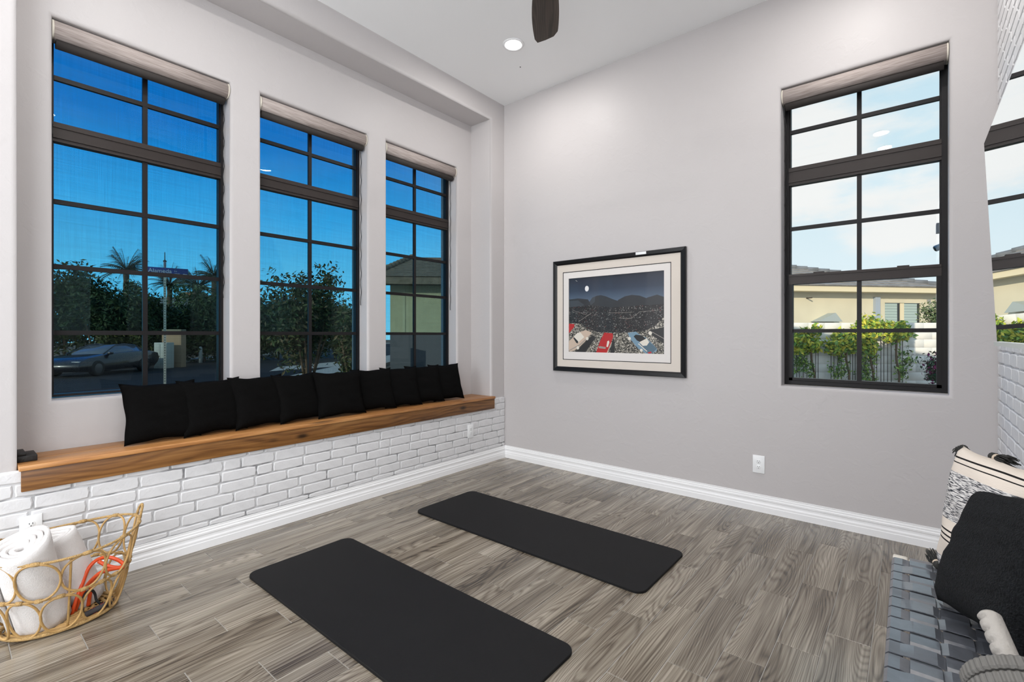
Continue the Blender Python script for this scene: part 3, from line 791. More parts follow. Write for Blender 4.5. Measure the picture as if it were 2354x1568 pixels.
poly(ZP([(135, 565), (300, 545), (480, 560), (530, 640), (600, 700), (135, 720)]), 1)
poly(ZP([(135, 590), (300, 580), (400, 640), (420, 700), (135, 720)]), 2)
poly(ZP([(990, 570), (1100, 510), (1210, 487), (1330, 500), (1430, 540), (1500, 620), (1500, 680), (960, 680)]), 1)
poly(ZP([(1330, 600), (1450, 530), (1590, 485), (1695, 525), (1695, 690), (1300, 690)]), 1)
poly(ZP([(505, 600), (560, 530), (640, 500), (705, 490), (790, 510), (900, 555), (1090, 620), (1120, 690), (505, 700)]), 1)
poly(ZP([(505, 600), (560, 530), (610, 510), (600, 600), (530, 660)]), 2)
poly(ZP([(135, 690), (500, 660), (900, 690), (1695, 640), (1695, 1110), (135, 1130)]), 3)
poly(ZP([(135, 950), (330, 960), (500, 1060), (700, 1105), (1100, 1105), (1400, 1080), (1560, 1000), (1695, 840), (1695, 1460), (135, 1420)]), 4)
for a_, b_, w_ in (((310, 930), (540, 790), 7), ((1010, 870), (1200, 880), 6), ((1200, 880), (1330, 770), 6), ((1330, 765), (1600, 745), 4), ((820, 785), (1220, 775), 4), ((200, 740), (460, 820), 4)):
    poly(ZP([a_, (a_[0], a_[1] - w_), (b_[0], b_[1] - w_), b_]), 13)
mx_, my_ = Z(461, 384)
poly([(mx_ + .022 * math.cos(a) * 1.0, my_ + .022 * math.sin(a) * pw / ph * 1.28) for a in np.linspace(0, 2 * PI, 25)[:-1]], 5)
poly([Z(258, 248), Z(290, 264), Z(288, 268), Z(257, 252)], 10)
# parked cars
poly(ZP([(135, 960), (235, 965), (235, 1010), (135, 1115)]), 7)
poly(ZP([(360, 1330), (560, 1150), (620, 1190), (430, 1430), (250, 1425)]), 12)
poly(ZP([(135, 1250), (270, 1130), (330, 1100), (440, 1065), (540, 1100), (530, 1140), (430, 1250), (330, 1340), (220, 1405), (150, 1410), (135, 1400)]), 6)
poly(ZP([(230, 1165), (290, 1110), (350, 1105), (415, 1180), (310, 1265), (240, 1195)]), 10)
poly(ZP([(212, 1190), (235, 1185), (305, 1250), (300, 1285), (270, 1275)]), 9)
poly(ZP([(140, 1390), (330, 1300), (530, 1130), (532, 1142), (335, 1318), (150, 1402)]), 13)
for wx, wy in ((300, 1355), (468, 1205)): poly(ZP([(wx + 24 * math.cos(a), wy + 28 * math.sin(a)) for a in np.linspace(0, 2 * PI, 13)[:-1]]), 10)
poly(ZP([(860, 1435), (905, 1210), (935, 1260), (935, 1440)]), 12)
poly(ZP([(625, 1432), (690, 1250), (765, 1105), (905, 1120), (910, 1180), (880, 1270), (820, 1437)]), 7)
poly(ZP([(665, 1335), (690, 1328), (790, 1345), (785, 1375), (670, 1362)]), 13)
poly(ZP([(800, 1340), (815, 1250), (840, 1235), (850, 1270), (825, 1345)]), 10)
poly(ZP([(806, 1437), (880, 1270), (893, 1262), (822, 1437)]), 6)
poly(ZP([(1145, 1110), (1275, 1090), (1330, 1140), (1440, 1200), (1590, 1370), (1585, 1410), (1510, 1452), (1430, 1452), (1310, 1370), (1190, 1215)]), 8)
poly(ZP([(1330, 1300), (1470, 1250), (1590, 1370), (1510, 1452), (1440, 1440)]), 11)
poly(ZP([(1240, 1170), (1270, 1140), (1360, 1150), (1440, 1220), (1350, 1270), (1290, 1235)]), 9)
poly(ZP([(1325, 1265), (1440, 1200), (1475, 1265), (1440, 1320), (1380, 1325)]), 10)
poly(ZP([(1305, 1290), (1440, 1420), (1448, 1412), (1318, 1284)]), 10)
for wx, wy in ((1175, 1205), (1357, 1398)): poly(ZP([(wx + 22 * math.cos(a), wy + 27 * math.sin(a)) for a in np.linspace(0, 2 * PI, 13)[:-1]]), 10)
poly(ZP([(1450, 1435), (1500, 1415), (1515, 1440), (1470, 1452)]), 7)
poly(ZP([(1450, 1100), (1500, 1060), (1695, 1020), (1695, 1290), (1560, 1180)]), 9)
poly(ZP([(1520, 1092), (1695, 1205), (1695, 1214), (1516, 1100)]), 13)
poly(ZP([(1490 + 28 * math.cos(a), 1115 + 32 * math.sin(a)) for a in np.linspace(0, 2 * PI, 15)[:-1]]), 10)
ip.build('print', INK, pic, fix=False)

# ------------------------------------------------------------------ mirror tilted off the right wall
M_mir = mat('mirror silver', (.93, .94, .95), .0, .5, metal=1.0)
YM = -1.40
mir = thing('wall_mirror', 'frameless mirror tilting forward off the white brick wall', 'mirror', (XR, YM, 1.227))
dB, dA, hM, lM = .151, .183, .689, 1.15
def wedge(x0b, x0a, x1b, x1a, y0, y1, z0, z1):
    return MB().add([(x0b, y0, z0), (x0b, y1, z0), (x0a, y1, z1), (x0a, y0, z1), (x1b, y0, z0), (x1b, y1, z0), (x1a, y1, z1), (x1a, y0, z1)],
                    [(0, 1, 2, 3), (7, 6, 5, 4), (0, 4, 5, 1), (3, 2, 6, 7), (0, 3, 7, 4), (1, 5, 6, 2)])
wedge(-dB, -dA, -dB + .006, -dA + .006, 0, -lM, 0, hM).build('glass', M_mir, mir)
wedge(-dB + .006, -dA + .006, 0, 0, -.04, -lM + .04, .03, hM - .03).build('backing_box', M_plate, mir)
MB().box(-dB - .008, -lM, -.014, -dB + .012, 0, .0).build('bottom_channel', mat('brushed channel', (.72, .74, .74), .35, .5, metal=.3), mir)

# ------------------------------------------------------------------ woven leather bench
M_lea = mat('black leather strap', (.085, .092, .108), .34, 1.0, var=.18, vscale=25, bump=.12, bscale=30, coat=.6)  # base lifted to blue grey to carry the window sheen on black leather
M_bfr = mat('whitewashed frame', (.66, .62, .55), .5, .4)
BX0, BX1, BY0, BY1, BTOP = 3.150, 3.556, -2.98, -1.500, .450
wbn = thing('woven_bench', 'low bench with a black leather basketweave seat along the brick wall', 'bench', ((BX0 + BX1) / 2, (BY0 + BY1) / 2, 0))
cxb, cyb = wbn.location.x, wbn.location.y
def bpart(nm, x0, y0, z0, x1, y1, z1, m=M_bfr, r=.005): return MB().cbox(x0 - cxb, y0 - cyb, z0, x1 - cxb, y1 - cyb, z1, r).build(nm, m, wbn)
M_brl = mat('black stained rail', (.012, .012, .013), .6)
bpart('side_rail', BX0 + .002, BY0, .408, BX0 + .034, BY1 - .03, .4485, M_brl)
bpart('side_rail', BX1 - .034, BY0, .408, BX1 - .002, BY1, .4485, M_brl)
bpart('corner_block', BX0 + .001, BY1 - .029, .409, BX0 + .043, BY1, .4535)
bpart('end_rail', BX0 + .044, BY1 - .026, .410, BX1 - .034, BY1, .4475)
bpart('end_rail', BX0 + .034, BY0, .410, BX1 - .034, BY0 + .026, .4475)
for x in (BX0 + .002, BX1 - .034):
    for y in (BY0, BY1 - .032): bpart('leg', x, y, .001, x + .032, y + .032, .408)
def strap(path, wd, w, t=.0028):
    b = MB(); path = [Vector(p) for p in path]; wd = Vector(wd).normalized(); vs = []; n = len(path)
    for i, p in enumerate(path):
        tg = (path[min(i + 1, n - 1)] - path[max(i - 1, 0)]).normalized(); nn = tg.cross(wd).normalized()
        if nn.z < -.01: nn = -nn
        for a, c in ((-1, -1), (1, -1), (1, 1), (-1, 1)): vs.append(p + wd * w / 2 * a + nn * t / 2 * c)
    fs = [(0, 1, 2, 3), tuple(4 * (n - 1) + k for k in (3, 2, 1, 0))]
    for i in range(n - 1):
        for k in range(4): fs.append((4 * i + k, 4 * i + (k + 1) % 4, 4 * i + 4 + (k + 1) % 4, 4 * i + 4 + k))
    b.add(vs, fs, 0, False); return b
NYS = 5; PY = .0680; xs_j = [BX0 + .046 + .031 + PY * j for j in range(NYS)]
PXS = .0672; ys_i = [BY1 - .057 - .0335 - PXS * i + .03 for i in range(int((BY1 - BY0 - .07) / PXS))]
amp = .0042
for i, y in enumerate(ys_i):
    pts = [(BX0 - .0005, .404), (BX0 - .0012, .430), (BX0 + .0005, .446), (BX0 + .006, .4508), (BX0 + .028, .4512)]
    for j, x in enumerate(xs_j):
        s = 1 if (i + j) % 2 else -1
        pts += [(x - .022, .4508 + s * amp), (x, .4508 + s * amp), (x + .022, .4508 + s * amp)]
    pts += [(BX1 - .006, .4508), (BX1 + .0005, .446), (BX1 + .0012, .430)]
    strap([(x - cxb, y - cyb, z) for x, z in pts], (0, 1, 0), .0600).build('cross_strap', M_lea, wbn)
for j, x in enumerate(xs_j):
    pts = [(BY1 + .0015, .405), (BY1 + .0015, .440), (BY1 - .002, .4495), (BY1 - .015, .4508)]
    for i, y in enumerate(ys_i):
        s = -1 if (i + j) % 2 else 1
        pts += [(y + .02, .4508 + s * amp), (y, .4508 + s * amp), (y - .02, .4508 + s * amp)]
    pts += [(BY0 + .002, .4495), (BY0 - .0015, .43)]
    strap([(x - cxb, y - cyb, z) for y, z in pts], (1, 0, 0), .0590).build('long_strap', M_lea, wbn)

# ------------------------------------------------------------------ pillows on the woven bench
def stripe_mat():
    m, nt, b = new_mat('striped handloom'); N = nt.nodes; L = nt.links
    tc = N.new('ShaderNodeTexCoord'); sp = N.new('ShaderNodeSeparateXYZ'); L.new(tc.outputs['Object'], sp.inputs[0])
    rg = N.new('ShaderNodeMapRange'); rg.inputs[1].default_value = .21; rg.inputs[2].default_value = -.21; L.new(sp.outputs[2], rg.inputs[0])
    rp = N.new('ShaderNodeValToRGB'); rp.color_ramp.interpolation = 'CONSTANT'; L.new(rg.outputs[0], rp.inputs[0])
    cream = (.74, .66, .58); blk = (.014, .013, .013); mot = (.0, .0, 1.0)
    st = [(0, cream), (.075, blk), (.088, cream), (.115, blk), (.122, cream), (.62, blk), (.632, cream), (.655, blk), (.667, cream), (.69, blk), (.702, cream)]
    e = rp.color_ramp.elements
    for i, (p, c) in enumerate(st):
        el = e[i] if i < 2 else e.new(p)
        el.position = p; el.color = (*c, 1)
    mp = N.new('ShaderNodeMapping'); mp.inputs['Scale'].default_value = (16, 16, 190); L.new(tc.outputs['Object'], mp.inputs[0])
    no = N.new('ShaderNodeTexNoise'); no.inputs['Scale'].default_value = 2.2; no.inputs['Detail'].default_value = 2; L.new(mp.outputs[0], no.inputs['Vector'])
    rm = N.new('ShaderNodeValToRGB'); L.new(no.outputs[0], rm.inputs[0])
    for i, (p, c) in enumerate([(.38, (.035, .038, .045)), (.46, (.20, .20, .21)), (.54, (.72, .70, .68))]):
        el = rm.color_ramp.elements[i] if i < 2 else rm.color_ramp.elements.new(p)
        el.position = p; el.color = (*c, 1)
    mk = N.new('ShaderNodeValToRGB'); mk.color_ramp.interpolation = 'CONSTANT'; L.new(rg.outputs[0], mk.inputs[0])
    for i, (p, c) in enumerate([(0, 0), (.19, 1), (.55, 0), (.84, 1)]):
        el = mk.color_ramp.elements[i] if i < 2 else mk.color_ramp.elements.new(p)
        el.position = p; el.color = (c, c, c, 1)
    mx = N.new('ShaderNodeMix'); mx.data_type = 'RGBA'; L.new(mk.outputs[0], mx.inputs[0]); L.new(rp.outputs[0], mx.inputs[6]); L.new(rm.outputs[0], mx.inputs[7])
    L.new(mx.outputs[2], b.inputs['Base Color']); b.inputs['Roughness'].default_value = .9; b.inputs['Specular IOR Level'].default_value = .1
    bp = N.new('ShaderNodeBump'); bp.inputs['Strength'].default_value = .4; bp.inputs['Distance'].default_value = .003; L.new(no.outputs[0], bp.inputs['Height']); L.new(bp.outputs[0], b.inputs['Normal'])
    return m
M_stripe = stripe_mat()
M_knit = mat('charcoal knit', (.0095, .0105, .012), .95, .1, var=.5, vscale=160, bump=.9, bscale=240, sheen=.02)
M_tas = mat('charcoal yarn', (.045, .045, .043), .9, .1, var=.3, vscale=90)
M_tasc = mat('cream yarn', (.60, .50, .40), .9, .1)
def frame3(BL, TL, dx, w, h):
    z = (Vector(TL) - Vector(BL)).normalized(); x = Vector(dx); x = (x - z * x.dot(z)).normalized(); y = z.cross(x)
    c = Vector(BL) + z * h / 2 + x * w / 2
    return Matrix(((x.x, y.x, z.x, c.x), (x.y, y.y, z.y, c.y), (x.z, y.z, z.z, c.z), (0, 0, 0, 1)))
def tassel(parent, p, d, L_=.07, bound=True, seed=0):
    r = random.Random(seed); p = Vector(p); d = Vector(d).normalized(); a = d.orthogonal().normalized(); c = d.cross(a)
    o = MB()
    o.tube([p, p + d * .012, p + d * .02], [.012, .014, .009], 10)
    for k in range(60):
        an, ra = r.uniform(0, 6.28), math.sqrt(r.random())
        q = p + d * .018 + (a * math.cos(an) + c * math.sin(an)) * .008 * ra
        e = p + d * (L_ * r.uniform(.9, 1.05)) + (a * math.cos(an) + c * math.sin(an)) * .024 * ra
        o.tube([q, (q + e) / 2 + (a * math.cos(an) + c * math.sin(an)) * .006, e], [.0016, .0018, .0012], 4)
    t = o.build('tassel', M_tas, parent)
    o = MB()
    for k in range(3):
        o.tube([p + d * (.016 + .003 * k) + .0105 * (a * math.cos(q) + c * math.sin(q)) for q in np.linspace(0, 2 * PI, 13)[:-1]], .0018, 5, closed=True)
    o.build('binding', M_tasc, t)
def posed_pillow(name, label, BL, TL, dx, w, h, t, m, seed, wr=.006, pinch=.08):
    e = thing(name, label, 'pillow')
    e.matrix_world = frame3(BL, TL, dx, w, h)
    o = pillow_bm(w, h, t, 24, pinch, seed, wr).build('cover', m, e, fix=False)
    return e
sp_ = posed_pillow('striped_pillow', 'cream pillow with black and mottled grey stripes and tassels on the woven bench', (3.278, -1.555, .458), (3.330, -1.515, .86), (.115, -.31, -.03), .46, .425, .125, M_stripe, 21)
tassel(sp_, (-.215, .0, .205), (-.6, .25, -.35), .05, seed=1)
tassel(sp_, (-.09, .012, .205), (1, .15, -.12), .075, seed=2)
tassel(sp_, (-.22, -.01, -.205), (-.8, .1, .25), .07, seed=3)
posed_pillow('mottled_pillow', 'mottled grey and cream pillow against the brick wall behind the black knit pillow', (3.425, -1.885, .458), (3.445, -1.845, .815), (.05, -.4, .0), .38, .37, .08, M_stripe, 33)
posed_pillow('knit_pillow', 'charcoal black knit pillow leaning at the front of the woven bench', (3.262, -1.815, .456), (3.379, -1.715, .80), (.065, -.27, -.015), .44, .375, .145, M_knit, 44, .004, .07)

# ------------------------------------------------------------------ ab roller on the woven bench
Wc, Ec = P(2352, 1600, .93), P(2272, 1412, 1.06)
ax = (Ec - Wc).normalized()
M_gr = mat('grey rubber tread', (.15, .145, .135), .6, .35); M_hd = mat('grey foam grip', (.42, .395, .365), .7, .3, bump=.3, bscale=120)
ab = thing('ab_roller', 'grey ribbed double wheel ab roller resting against the charcoal pillow', 'ab roller')
ab.matrix_world = Matrix.Translation(Wc) @ ax.to_track_quat('Z', 'Y').to_matrix().to_4x4()
def tread(z0, z1, R):
    b = MB(); n = 180; vs = []
    for k in range(n):
        a = 2 * PI * k / n; r = R - (.0022 if k % 4 in (2, 3) else 0)
        for rr, z in ((R * .55, z0), (r - .004, z0), (r, z0 + .004), (r, z1 - .004), (r - .004, z1), (R * .55, z1)): vs.append((rr * math.cos(a), rr * math.sin(a), z))
    fs = [(k * 6 + i, ((k + 1) % n) * 6 + i, ((k + 1) % n) * 6 + (i + 1) % 6, k * 6 + (i + 1) % 6) for k in range(n) for i in range(6)]
    return b.add(vs, fs)
tread(.002, .028, .088).build('wheel', M_gr, ab); tread(-.028, -.002, .088).build('wheel', M_gr, ab)
MB().lathe([(0, -.036), (.06, -.034), (.06, .034), (0, .036)], 30, cap=False).build('hub', mat('dark hub', (.03, .03, .03), .4), ab)
def grip(z0, z1):
    b = MB(); n = 60; m = 20; vs = []; fs = []; s0 = 1 if z1 > z0 else -1
    for i in range(n + 1):
        t = i / n; z = z0 + (z1 - z0) * t
        g = .006 * max(0, math.sin(t * 5 * 2 * PI - 1.2)) if .08 < t < .97 else 0
        e = 1 - max(0, (t - .95) / .05) * .25
        for k in range(m):
            a = 2 * PI * k / m; rr = .021 * e - (g if math.cos(a + .5) > .25 else 0)
            vs.append((rr * math.cos(a), rr * math.sin(a), z))
    for i in range(n):
        for k in range(m): fs.append((i * m + k, i * m + (k + 1) % m, (i + 1) * m + (k + 1) % m, (i + 1) * m + k))
    fs += [tuple(range(m)), tuple(n * m + k for k in range(m))]
    return b.add(vs, fs, 0, True)
grip(.036, (Ec - Wc).length).build('handle', M_hd, ab)
grip(-.036, -.10).build('handle', M_hd, ab)

# ------------------------------------------------------------------ wicker basket with rolled towels and a resistance tube
M_ratt = mat('rattan cane', (.44, .27, .10), .45, .4, var=.22, vscale=14, bump=.25, bscale=90)
M_wrap = mat('rattan wrapping', (.50, .32, .13), .5, .35, var=.2, vscale=60, bump=.8, bscale=260)
bk = thing('wicker_basket', 'open loop wicker rattan basket holding towels on the floor', 'basket', (.312, -3.372, 0))
def S(a, t, out=0.):
    k = t ** .8; rx = .150 + .086 * k + out; ry = .190 + .085 * k + out
    c, s = math.cos(a), math.sin(a)
    x = rx * math.copysign(abs(c) ** 1.05, c); y = ry * math.copysign(abs(s) ** .92, s)
    return Vector((x, y, .014 + t * (.322 + .032 * s * s)))
A_ring = [2 * PI * k / 72 for k in range(72)]
MB().tube([S(a, 1) for a in A_ring], .0056, 8, closed=True).build('rim', M_wrap, bk)
MB().tube([S(a, .5) for a in A_ring], .0042, 7, closed=True).build('middle_ring', M_ratt, bk)
MB().tube([S(a, 0) for a in A_ring], .0085, 8, closed=True).build('base_ring', M_wrap, bk)
b = MB()
for k in range(1, 9):
    b.tube([Vector((S(a, 0).x * k / 9, S(a, 0).y * k / 9, .011)) for a in A_ring[::3]], .0075, 5, closed=True)
for k in range(10):
    q = S(PI * k / 10, 0); b.tube([(q.x, q.y, .013), (-q.x, -q.y, .013)], .003, 5)
b.build('base_weave', M_ratt, bk)
NL = 12
for tier, (t0, t1) in enumerate(((.5, 1.0), (0.0, .5))):
    for k in range(NL):
        a0_ = 2 * PI * (k + .5 * tier + .32) / NL; hw = 2 * PI / NL * .50
        pts = []
        for q in np.linspace(0, 2 * PI, 29)[:-1]:
            cq, sq = math.cos(q), math.sin(q)
            pts.append(S(a0_ + hw * math.copysign(abs(cq) ** .85, cq), (t0 + t1) / 2 + (t1 - t0) / 2 * sq * .985, .003 if (k % 2) else -.001))
        MB().tube(pts, .0046, 7, closed=True).build('cane_loop', M_ratt, bk)
        for tt in (t0, t1):
            if tier == 1 and tt == 0: continue
            b = MB(); c0 = S(a0_ - .05, tt); c1 = S(a0_ + .05, tt); d = (c1 - c0)
            MB().tube([c0, c0 + d * .5, c1], [.0085, .0092, .0085], 8).build('cane_wrap', M_wrap, bk)
for a in (0, PI / 2 - .09, PI / 2 + .09, PI, 1.5 * PI - .09, 1.5 * PI + .09):
    MB().tube([S(a, t, -.004) for t in np.linspace(0, 1, 9)], .0045, 7).build('upright', M_ratt, bk)
for sgn in (1, -1):
    pts = []
    for q in np.linspace(0, PI, 15):
        p = S(sgn * PI / 2 + .13 * math.cos(q), 1, .002); p.z += .055 * math.sin(q) ** .7; p.y += sgn * .012 * math.sin(q); pts.append(p)
    MB().tube(pts, .0058, 8).build('handle', M_wrap, bk)
M_tow = mat('white terry cloth', (.73, .705, .695), .95, .05, var=.03, vscale=9, bump=.35, bscale=260, sheen=.15)
def towel(label, base, top, R, seed, turns=3.6):
    base, top = Vector(base), Vector(top); axis = (top - base); Lh = axis.length
    o = thing('rolled_towel', label, 'towel', group='rolled white towels in the basket')
    o.matrix_world = Matrix.Translation(base) @ axis.to_track_quat('Z', 'Y').to_matrix().to_4x4()
    r = random.Random(seed); n = int(turns * 22); th = R / (turns + .6); b = MB(); rows_ = 12
    vs = []; fs = []
    for j in range(rows_ + 1):
        z = Lh * j / rows_
        for i in range(n + 1):
            a = 2 * PI * turns * i / n; rr = .006 + th * a / (2 * PI)
            f = 1 + .035 * math.sin(3 * a + seed + z * 7) * (rr / R)
            edge = 1.0 - .10 * (1 if j in (0, rows_) else 0)
            dz = (.012 * math.sin(a * 1.0 + seed) + .006 * math.sin(2 * a)) * (j / rows_) - (.02 * (1 - rr / R) if j == rows_ else 0)
            for q, off in ((0, 0), (1, th * .80)):
                mid = rr + th * .4; s = (rr + off - mid) * edge + mid
                vs.append((s * f * math.cos(a), s * f * math.sin(a), z + dz))
    W2 = 2 * (n + 1)
    for j in range(rows_):
        for i in range(n):
            p = j * W2 + 2 * i
            fs += [(p, p + W2, p + W2 + 2, p + 2), (p + 1, p + 3, p + W2 + 3, p + W2 + 1)]
        p = j * W2; fs.append((p, p + 1, p + W2 + 1, p + W2)); p += 2 * n; fs.append((p, p + W2, p + W2 + 1, p + 1))
    for i in range(n):
        p = 2 * i; fs.append((p, p + 2, p + 3, p + 1)); p += rows_ * W2; fs.append((p, p + 1, p + 3, p + 2))
    b.add(vs, fs, 0, True); b.build('roll', M_tow, o)
towel('large rolled white towel at the left of the wicker basket', (.335, -3.435, .026), (.452, -3.512, .415), .094, 1)
towel('smaller rolled white towel in the middle of the wicker basket', (.248, -3.290, .026), (.305, -3.405, .375), .078, 3)
M_or = mat('orange latex tube', (.72, .085, .018), .35, .5); M_rb = mat('dark grey foam handle', (.045, .042, .045), .7, .3); M_rd = mat('red band', (.50, .03, .03), .5); M_wt = mat('white ring', (.7, .7, .7), .4)
rb = thing('resistance_tube', 'orange resistance tube with dark grey handles coiled in the wicker basket', 'exercise band', (.36, -3.24, .02))
def smooth(pts, n=6):
    out = []; p = [Vector(q) for q in pts]; p = [p[0]] + p + [p[-1]]
    for i in range(1, len(p) - 2):
        for k in range(n):
            t = k / n; out.append(.5 * ((2 * p[i]) + (p[i + 1] - p[i - 1]) * t + (2 * p[i - 1] - 5 * p[i] + 4 * p[i + 1] - p[i + 2]) * t * t + (3 * p[i] - p[i - 1] - 3 * p[i + 1] + p[i + 2]) * t ** 3))
    return out + [p[-2]]
O = rb.location
for uv in ([(157, 1432, 2.12), (168, 1402, 2.12), (178, 1372, 2.13), (190, 1340, 2.15), (203, 1308, 2.17), (222, 1288, 2.19), (248, 1281, 2.20), (272, 1288, 2.21), (284, 1299, 2.20), (270, 1305, 2.18), (245, 1300, 2.17), (226, 1290, 2.16)],
           [(166, 1425, 2.14), (180, 1385, 2.14), (198, 1350, 2.13), (214, 1330, 2.12), (236, 1314, 2.12), (262, 1308, 2.15), (284, 1304, 2.18)],
           [(203, 1392, 2.17), (208, 1360, 2.17), (214, 1335, 2.18), (228, 1318, 2.19), (250, 1312, 2.21)]):
    MB().tube(smooth([P(*q) - O for q in uv]), .0078, 9).build('tube', M_or, rb)
def rod(nm, a, b_, r, m, n=14, par=rb): return MB().tube([P(*a) - O, P(*b_) - O], r, n).build(nm, m, par)
h1 = rod('handle', (140, 1409, 2.085), (168, 1398, 2.16), .0165, M_rb); rod('inner_ring', (139.2, 1409.3, 2.083), (140.2, 1409, 2.0853), .0125, M_wt, par=h1); rod('bore', (138.9, 1409.4, 2.082), (139.4, 1409.2, 2.0833), .009, M_dark, par=h1)
h2 = rod('handle', (196, 1414, 2.10), (256, 1383, 2.17), .0125, M_rb)
for t in (.28, .36, .62, .70):
    q = lambda k: tuple(np.array((196, 1414, 2.10)) * (1 - k) + np.array((256, 1383, 2.17)) * k)
    rod('stripe', q(t), q(t + .035), .0130, M_rd, par=h2)
MB().tube(smooth([P(*q) - O for q in ((190, 1410, 2.12), (190, 1385, 2.12), (196, 1365, 2.13), (210, 1357, 2.15), (218, 1365, 2.16), (222, 1380, 2.16), (236, 1392, 2.17))]), .0055, 6).build('strap', M_dark, rb)

# ================================================================== outside
GZ, YZ = -.50, -.22          # street level, back yard level
M_ground = mat('desert gravel', (.17, .14, .11), .95, .1, var=.25, vscale=3, bump=.4, bscale=30)
M_yard = mat('yard gravel', (.36, .31, .26), .95, .1, var=.2, vscale=6)
M_asph = mat('asphalt', (.022, .022, .025), .9, .2, var=.15, vscale=4)
M_conc = mat('concrete', (.46, .45, .43), .85, .2, var=.08, vscale=3)
M_stone = mat('grey block', (.80, .78, .75), .9, .15, var=.05, vscale=7, bump=.35, bscale=70)
struct(MB().box(-140, -60, GZ - .3, -ND - .26, 110, GZ - .02).build('ground', M_ground))
struct(MB().box(-7, .26, GZ - .3, 40, 60, YZ).build('yard_ground', M_yard))

def leaves(n, center, radii, size, seed, mats, lumps=7, shell=.55, droop=0., flat=.35):
    """n small leaf blades in a lumpy crown; returns a mesh"""
    g = np.random.default_rng(seed)
    lc = g.normal(size=(lumps, 3)); lc /= np.linalg.norm(lc, axis=1)[:, None]; lc *= g.uniform(.35, .72, (lumps, 1)); lr = g.uniform(.35, .55, lumps)
    k = g.integers(0, lumps, n)
    d = g.normal(size=(n, 3)); d /= np.linalg.norm(d, axis=1)[:, None]
    p = lc[k] + d * (lr[k] * g.uniform(shell, 1, n))[:, None]
    p = p * np.array(radii) + np.array(center)
    nrm = d + g.normal(size=(n, 3)) * .7; nrm /= np.linalg.norm(nrm, axis=1)[:, None]
    t = np.cross(nrm, g.normal(size=(n, 3))); t /= np.linalg.norm(t, axis=1)[:, None]; t[:, 2] -= droop; t /= np.linalg.norm(t, axis=1)[:, None]
    bt = np.cross(nrm, t); bt /= np.linalg.norm(bt, axis=1)[:, None]
    s = size * g.uniform(.6, 1.25, n)[:, None]
    V = np.stack([p - t * s * .5, p + bt * s * flat * .5 + nrm * s * .06, p + t * s * .55, p - bt * s * flat * .5 + nrm * s * .06], 1).reshape(-1, 3)
    me = bpy.data.meshes.new('foliage'); me.from_pydata(V.tolist(), [], [(4 * i, 4 * i + 1, 4 * i + 2, 4 * i + 3) for i in range(n)])
    for m in mats: me.materials.append(m)
    me.polygons.foreach_set('material_index', g.integers(0, len(mats), n).astype(np.int32)); me.update()
    return me
def leafmat(name, col): return mat(name, col, .55, .3)
G1 = [leafmat('dark leaf', (.030, .050, .016)), leafmat('leaf green', (.055, .085, .024)), leafmat('olive leaf', (.085, .095, .032))]
G2 = [leafmat('bright leaf', (.50, .56, .06)), leafmat('fresh leaf', (.28, .42, .07)), leafmat('deep leaf', (.13, .26, .065)), leafmat('gold leaf', (.68, .60, .08))]
G3 = [leafmat('oleander leaf', (.07, .11, .045)), leafmat('sage leaf', (.14, .19, .08)), leafmat('grey leaf', (.20, .23, .13))]
G4 = [leafmat('bougainvillea leaf', (.045, .10, .05)), leafmat('plum bract', (.22, .02, .10)), leafmat('dusky leaf', (.06, .06, .04))]
M_bark = mat('bark', (.16, .11, .075), .9, .1, var=.25, vscale=12, bump=.5, bscale=40)
def bush(name, label, cat, base, crown_c, radii, n, size, seed, mats, group=None, stems=3, lumps=8, shell=.5, flat=.4, droop=0.):
    base = Vector(base); e = thing(name, label, cat, base, group=group); g = random.Random(seed)
    c = Vector(crown_c) - base
    o = link('foliage', leaves(n, c, radii, size, seed, mats, lumps, shell, droop, flat), e); stuff(o)
    b = MB()
    for k in range(stems):
        q = c + Vector((g.uniform(-.5, .5) * radii[0], g.uniform(-.5, .5) * radii[1], g.uniform(-.2, .4) * radii[2]))
        r0 = .035 + .012 * radii[2]
        b.tube(smooth([(0.03 * k, 0, .0), (q.x * .3 + g.uniform(-.1, .1), q.y * .3, q.z * .4), q], 4), [r0 - r0 * .7 * i / 8 for i in range(9)], 6)
    b.build('stem', M_bark, e)
    return e

# ---------------------------------------------------------------- back yard: block wall, climbers, neighbour's house
M_joint = mat('wall joint', (.62, .61, .60), .9)
G0 = P(1985, 770, 11.6); G0.z = YZ
gl = lambda x, y, z=0: (G0.x + RGT.x * x + FWD.x * y, G0.y + RGT.y * x + FWD.y * y, YZ + z)
gw = thing('garden_wall', 'pale painted concrete block garden wall behind the tall window', 'wall', G0, (0, 0, TH))
MB().box(-9, .012, 0, 7, .19, 1.755).build('joint_bed', M_joint, gw)
bkm = MB().cbox(-.1988, -.0, -.0988, .1988, .2, .0988, .003, seg=1).mesh('block', M_stone)
for r in range(9):
    for k in range(-10, 9):
        link('block', bkm, gw, (.4 * k + (.2 if r % 2 else 0) + .07, 0, 1.665 - .2 * r))
fb = MB()
for x0, x1 in ((-9, -4.14), (3.48, 7)): fb.box(x0, 0, 0, x1, .2, 1.765)
fb.build('wall_run', M_stone, gw)
M_wire = mat('trellis metal', (.05, .04, .035), .6, .4)
